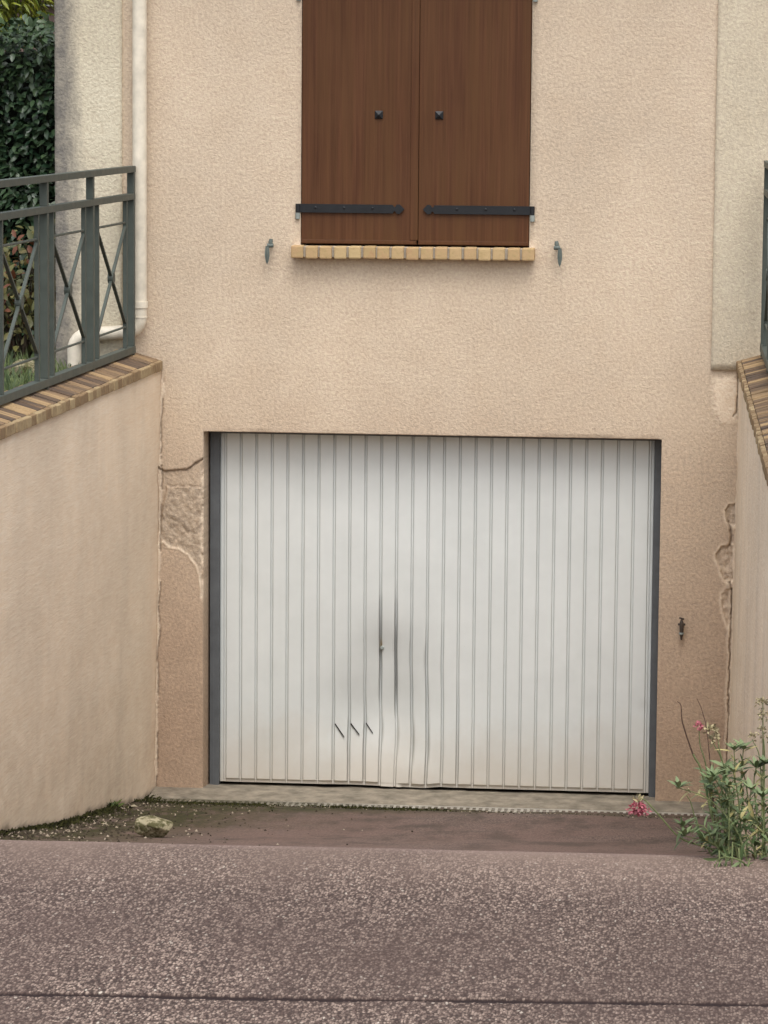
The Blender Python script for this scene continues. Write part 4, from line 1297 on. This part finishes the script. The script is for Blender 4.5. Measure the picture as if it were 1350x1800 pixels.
# ------------------------------------------------------------------ valerian at the foot of the right wall
ST = {
    'long': [(2.901, -11.15, 2.203), (2.827, -11.15, 2.210), (2.766, -11.15, 2.228), (2.713, -11.15, 2.245), (2.673, -11.15, 2.286), (2.642, -11.15, 2.32), (2.627, -11.15, 2.33), (2.620, -11.15, 2.322)],
    'brownA': [(2.80, -11.12, 2.192), (2.774, -11.05, 2.293), (2.753, -11.05, 2.378), (2.735, -11.05, 2.411), (2.711, -11.05, 2.48), (2.707, -11.05, 2.517), (2.699, -11.05, 2.526)],
    'pinkB': [(2.804, -11.1, 2.19), (2.782, -11.0, 2.282), (2.762, -11.0, 2.383), (2.75, -11.0, 2.421), (2.747, -11.0, 2.459)],
    'paleC': [(2.81, -11.1, 2.19), (2.813, -11.0, 2.309), (2.797, -11.0, 2.391), (2.781, -11.0, 2.422), (2.774, -11.0, 2.441)],
    'paleD': [(2.828, -11.15, 2.20), (2.819, -11.1, 2.33), (2.794, -11.1, 2.423), (2.788, -11.1, 2.454)],
    'thinE': [(2.793, -11.05, 2.19), (2.768, -10.95, 2.415), (2.755, -10.9, 2.473), (2.741, -10.9, 2.507)],
    'leafF': [(2.841, -11.1, 2.18), (2.826, -11.0, 2.284), (2.827, -11.0, 2.36), (2.824, -11.0, 2.417)],
    'leafG': [(2.88, -11.0, 2.16), (2.863, -10.9, 2.251), (2.851, -10.9, 2.328), (2.838, -10.9, 2.359)],
    'leafH': [(2.885, -11.1, 2.18), (2.876, -11.0, 2.272), (2.869, -11.0, 2.342), (2.874, -11.0, 2.38)],
    'seedI': [(2.895, -11.0, 2.14), (2.890, -10.8, 2.27), (2.883, -10.8, 2.36), (2.866, -10.8, 2.399)],
    'seedJ': [(2.895, -11.0, 2.14), (2.893, -10.8, 2.27), (2.890, -10.8, 2.4), (2.888, -10.8, 2.484)],
    'seedK': [(2.896, -11.0, 2.15), (2.893, -10.9, 2.316), (2.892, -10.9, 2.393), (2.888, -10.9, 2.431)],
    'smallL': [(2.79, -11.18, 2.20), (2.756, -11.1, 2.24), (2.743, -11.1, 2.277), (2.732, -11.1, 2.315), (2.723, -11.1, 2.329)],
    'lowM': [(2.827, -11.2, 2.20), (2.792, -11.2, 2.238), (2.765, -11.2, 2.281), (2.743, -11.2, 2.286)],
    'lowN': [(2.839, -11.2, 2.20), (2.826, -11.2, 2.252), (2.811, -11.2, 2.282)],
    'lowO': [(2.80, -11.2, 2.19), (2.8, -11.1, 2.229), (2.792, -11.1, 2.279), (2.786, -11.1, 2.316)],
    'lowP': [(2.86, -11.25, 2.20), (2.84, -11.28, 2.230), (2.80, -11.28, 2.235), (2.785, -11.28, 2.215)],
    'bushQ': [(2.87, -11.15, 2.19), (2.872, -11.12, 2.25), (2.860, -11.1, 2.31), (2.862, -11.1, 2.35)],
    'bushR': [(2.885, -11.2, 2.2), (2.888, -11.18, 2.26), (2.890, -11.15, 2.31), (2.885, -11.15, 2.345)],
    'outA': [(2.95, -11.1, 2.19), (2.96, -11.05, 2.30), (2.95, -11.0, 2.40)],
    'outB': [(3.00, -11.05, 2.18), (3.01, -11.0, 2.32), (2.99, -11.0, 2.43)],
    'outC': [(3.02, -11.2, 2.20), (3.00, -11.2, 2.28), (2.97, -11.2, 2.36)],
    'outD': [(2.93, -11.2, 2.20), (2.935, -11.2, 2.28), (2.92, -11.2, 2.35)],
    'bushT': [(2.83, -11.1, 2.19), (2.825, -11.02, 2.26), (2.812, -11.0, 2.32), (2.806, -11.0, 2.36)],
    'bushU': [(2.86, -11.05, 2.17), (2.85, -10.95, 2.26), (2.842, -10.9, 2.33), (2.846, -10.9, 2.40)],
    'bushV': [(2.80, -11.1, 2.19), (2.785, -11.0, 2.25), (2.775, -11.0, 2.30), (2.770, -11.0, 2.335)],
    'bushW': [(2.875, -11.2, 2.2), (2.868, -11.2, 2.24), (2.850, -11.2, 2.275), (2.846, -11.2, 2.30)],
    'bushX': [(2.895, -11.05, 2.18), (2.893, -11.0, 2.27), (2.885, -11.0, 2.34), (2.892, -11.0, 2.39)],
    'bushY': [(2.82, -11.2, 2.2), (2.80, -11.2, 2.235), (2.775, -11.2, 2.25), (2.755, -11.2, 2.255)],
    'bushS': [(2.82, -11.12, 2.2), (2.81, -11.08, 2.27), (2.80, -11.05, 2.33), (2.803, -11.05, 2.385)],
}
val = empty('valerian', (2.86, -11.15, 2.2), 'red valerian plant with pink flowers sprawling at the right wall', 'plant')
LEAFY = {'brownA': (.0, .45, 5), 'pinkB': (.0, .72, 8), 'paleC': (.0, .78, 8), 'paleD': (.0, .8, 8), 'thinE': (.0, .5, 5), 'leafF': (.05, 1, 9), 'leafG': (.05, 1, 10), 'leafH': (.05, 1, 9),
         'seedI': (.1, .7, 6), 'seedJ': (.1, .65, 6), 'seedK': (.1, .7, 6), 'smallL': (.15, .75, 4), 'lowM': (.1, 1, 6), 'lowN': (.1, 1, 6), 'lowO': (.1, 1, 7), 'long': (.05, .62, 5), 'lowP': (.1, 1, 6),
         'bushQ': (.05, 1, 9), 'bushR': (.05, 1, 9), 'bushS': (.05, 1, 9), **{'bush' + c: (.05, 1, 9) for c in 'TUVWXY'}, **{'out' + c: (.05, 1, 10) for c in 'ABCD'}}
lp, ld, ln, ll, lw, lt = [], [], [], [], [], []
ms, mbn = MB(), MB()
def along(pts, t):
    pts = [Vector(p) for p in pts]
    seg = [(b - a).length for a, b in zip(pts[:-1], pts[1:])]
    s = t * sum(seg)
    for a, b, L in zip(pts[:-1], pts[1:], seg):
        if s <= L: return a.lerp(b, s / L), (b - a).normalized()
        s -= L
    return pts[-1], (pts[-1] - pts[-2]).normalized()
def smooth_pts(pts, n=18):
    out = []
    P = [Vector(p) for p in pts]
    P = [P[0] * 2 - P[1]] + P + [P[-1] * 2 - P[-2]]
    for i in range(1, len(P) - 2):
        for j in range(4):
            t = j / 4
            a, b, c, d = P[i - 1], P[i], P[i + 1], P[i + 2]
            out.append(.5 * ((2 * b) + (c - a) * t + (2 * a - 5 * b + 4 * c - d) * t * t + (3 * b - a - 3 * c + d) * t ** 3))
    out.append(P[-2])
    return out
rs_ = random.Random(11)
for i in range(17):
    bx, by = rs_.uniform(2.79, 3.04), rs_.uniform(-11.24, -11.02)
    L = rs_.uniform(.06, .21)
    lx_, ly_ = rs_.gauss(-.035, .06), rs_.gauss(-.02, .05)
    z0 = float(ground_z(by)) - .01
    nm_ = 'bushrand%d' % i
    ST[nm_] = [(bx, by, z0), (bx + lx_ * .25, by + ly_ * .3, z0 + L * .5), (bx + lx_ * .7, by + ly_ * .7, z0 + L * .85), (bx + lx_ * 1.25, by + ly_, z0 + L * rs_.uniform(.9, 1.1))]
    LEAFY[nm_] = (.08, 1, int(3 + L * 34))
for k, pts in ST.items():
    sp = smooth_pts(pts)
    r0 = .0026 if k in ('long', 'brownA') else .0022
    if k == 'brownA':
        h = len(sp) // 2
        ms.tube(sp[:h + 1], [r0 - .0004 * i / h for i in range(h + 1)], 6)
        mbn = MB()
        mbn.tube(sp[h:], [max(.0007, .0020 - .0012 * i / h) for i in range(len(sp) - h)], 6)
        mbn.build('dry_stem', M['stem_brown'], val)['label'] = 'bare brown dried stem bent over at its tip'
    elif k == 'thinE':
        mbn = MB()
        mbn.tube(sp, [.0018 - .0013 * i / len(sp) for i in range(len(sp))], 6)
        mbn.build('dry_stem', M['stem_brown'], val)
    else:
        ms.tube(sp, [max(.0009, r0 - .0013 * i / len(sp)) for i in range(len(sp))], 6)
    t0, t1, npairs = LEAFY[k]
    ph0 = random.uniform(0, math.pi)
    npairs = int(npairs * 1.45)
    for j in range(npairs):
        t = t0 + (t1 - t0) * (j + .5) / npairs
        p, d = along(sp, t)
        ref = Vector((0, 1, 0)) if abs(d.y) < .8 else Vector((1, 0, 0))
        a = d.cross(ref).normalized(); b = d.cross(a)
        ph0 += math.pi / 2 + random.uniform(-.5, .5)
        for s in (0, math.pi):
            if random.random() < .12: continue
            o_ = a * math.cos(ph0 + s) + b * math.sin(ph0 + s)
            dirv = o_ * random.uniform(.6, 1.0) + d * random.uniform(.25, .9) + Vector((0, 0, random.uniform(-.25, .2)))
            lp.append(p); ld.append(dirv); ln.append(d * .8 + Vector((0, -.3, .6)))
            sz = random.uniform(.016, .043) * (.75 if k in ('long', 'smallL') else 1) * (1.15 if k.startswith('leaf') else 1)
            ll.append(sz); lw.append(sz * random.uniform(.17, .30)); lt.append(min(1, max(0, random.gauss(.45, .34))))
    if k[:4] in ('leaf', 'bush', 'outA', 'outB', 'outC', 'outD'):           # leafy tip rosettes
        p, d = along(sp, 1)
        for j in range(9):
            a_ = j * 2.4
            dirv = Vector((math.cos(a_), math.sin(a_), random.uniform(.5, 1.4)))
            lp.append(p - d * .006); ld.append(dirv); ln.append(Vector((0, 0, 1)) - dirv * .3)
            sz = random.uniform(.022, .042); ll.append(sz); lw.append(sz * .3); lt.append(random.uniform(.2, .8))
leaves('foliage', [v[:] for v in lp], [v[:] for v in ld], [v[:] for v in ln], ll, lw, lt, M['valerian'], val, .3, .22)
ms.build('stems', M['stem'], val)
for (a, b) in (((2.795, -11.26, 2.245), (2.797, -11.30, 2.200)), ((2.808, -11.26, 2.24), (2.812, -11.30, 2.20)), ((2.823, -11.24, 2.26), (2.822, -11.28, 2.20)), ((2.836, -11.25, 2.25), (2.842, -11.30, 2.20)), ((2.86, -11.26, 2.23), (2.85, -11.31, 2.2))):
    mbn = MB(); mbn.tube([a, b], [.0018, .0022], 6); mbn.build('stalk', M['stem'], val)

def flower(c, r, n, mat, name, up=(0, 0, 1), lab=None, size=.010):
    u = Vector(up).normalized()
    d = rand_dirs(n, tuple(u * .55), 1.0)
    d /= np.linalg.norm(d, axis=1, keepdims=True)
    P = np.array(c) + d * r * RNG.uniform(.45, 1.0, n)[:, None]
    D = d + rand_dirs(n, (0, 0, 0), .7)
    o = leaves(name, P, D, rand_dirs(n), RNG.uniform(.6, 1.1, n) * size, RNG.uniform(.5, .8, n) * size * .8, RNG.random(n), mat, val, .4, .3)
    if lab: o['label'] = lab
    return o
flower((2.6205, -11.15, 2.309), .0142, 140, M['petal'], 'flower_head', (0, -.3, -.1), 'large pink flower head drooping over the drain')
flower((2.640, -11.15, 2.302), .007, 16, M['petal'], 'flower_head', (0, 0, 0), None, .007).name = 'flower_head'
flower((2.603, -11.15, 2.303), .006, 18, M['petal'], 'flower_head', (0, 0, 0), None, .007)
flower((2.747, -11.0, 2.464), .0065, 40, M['petal'], 'flower_head', (0, 0, 1), 'small pink flower bud on an upright stem', .009)
leaves('bract', [(2.620, -11.15, 2.322)] * 9, rand_dirs(9, (0, 0, .9), .8), rand_dirs(9), [.02] * 9, [.006] * 9, [.9] * 9, M['seed'], val)
for c, r, n_, sz in (((2.774, -11.0, 2.452), .013, 46, .012), ((2.781, -11.0, 2.432), .012, 20, .013), ((2.788, -11.1, 2.452), .005, 8, .008),
                     ((2.866, -10.8, 2.403), .008, 26, .008), ((2.885, -10.8, 2.478), .014, 60, .008), ((2.890, -10.8, 2.452), .012, 40, .008), ((2.884, -10.9, 2.435), .010, 26, .010),
                     ((2.893, -10.8, 2.40), .010, 24, .008), ((2.723, -11.1, 2.338), .006, 16, .009), ((2.824, -11.0, 2.421), .004, 8, .006)):
    flower(c, r, n_, M['seed'], 'seed_head', (0, 0, .6), None, sz)
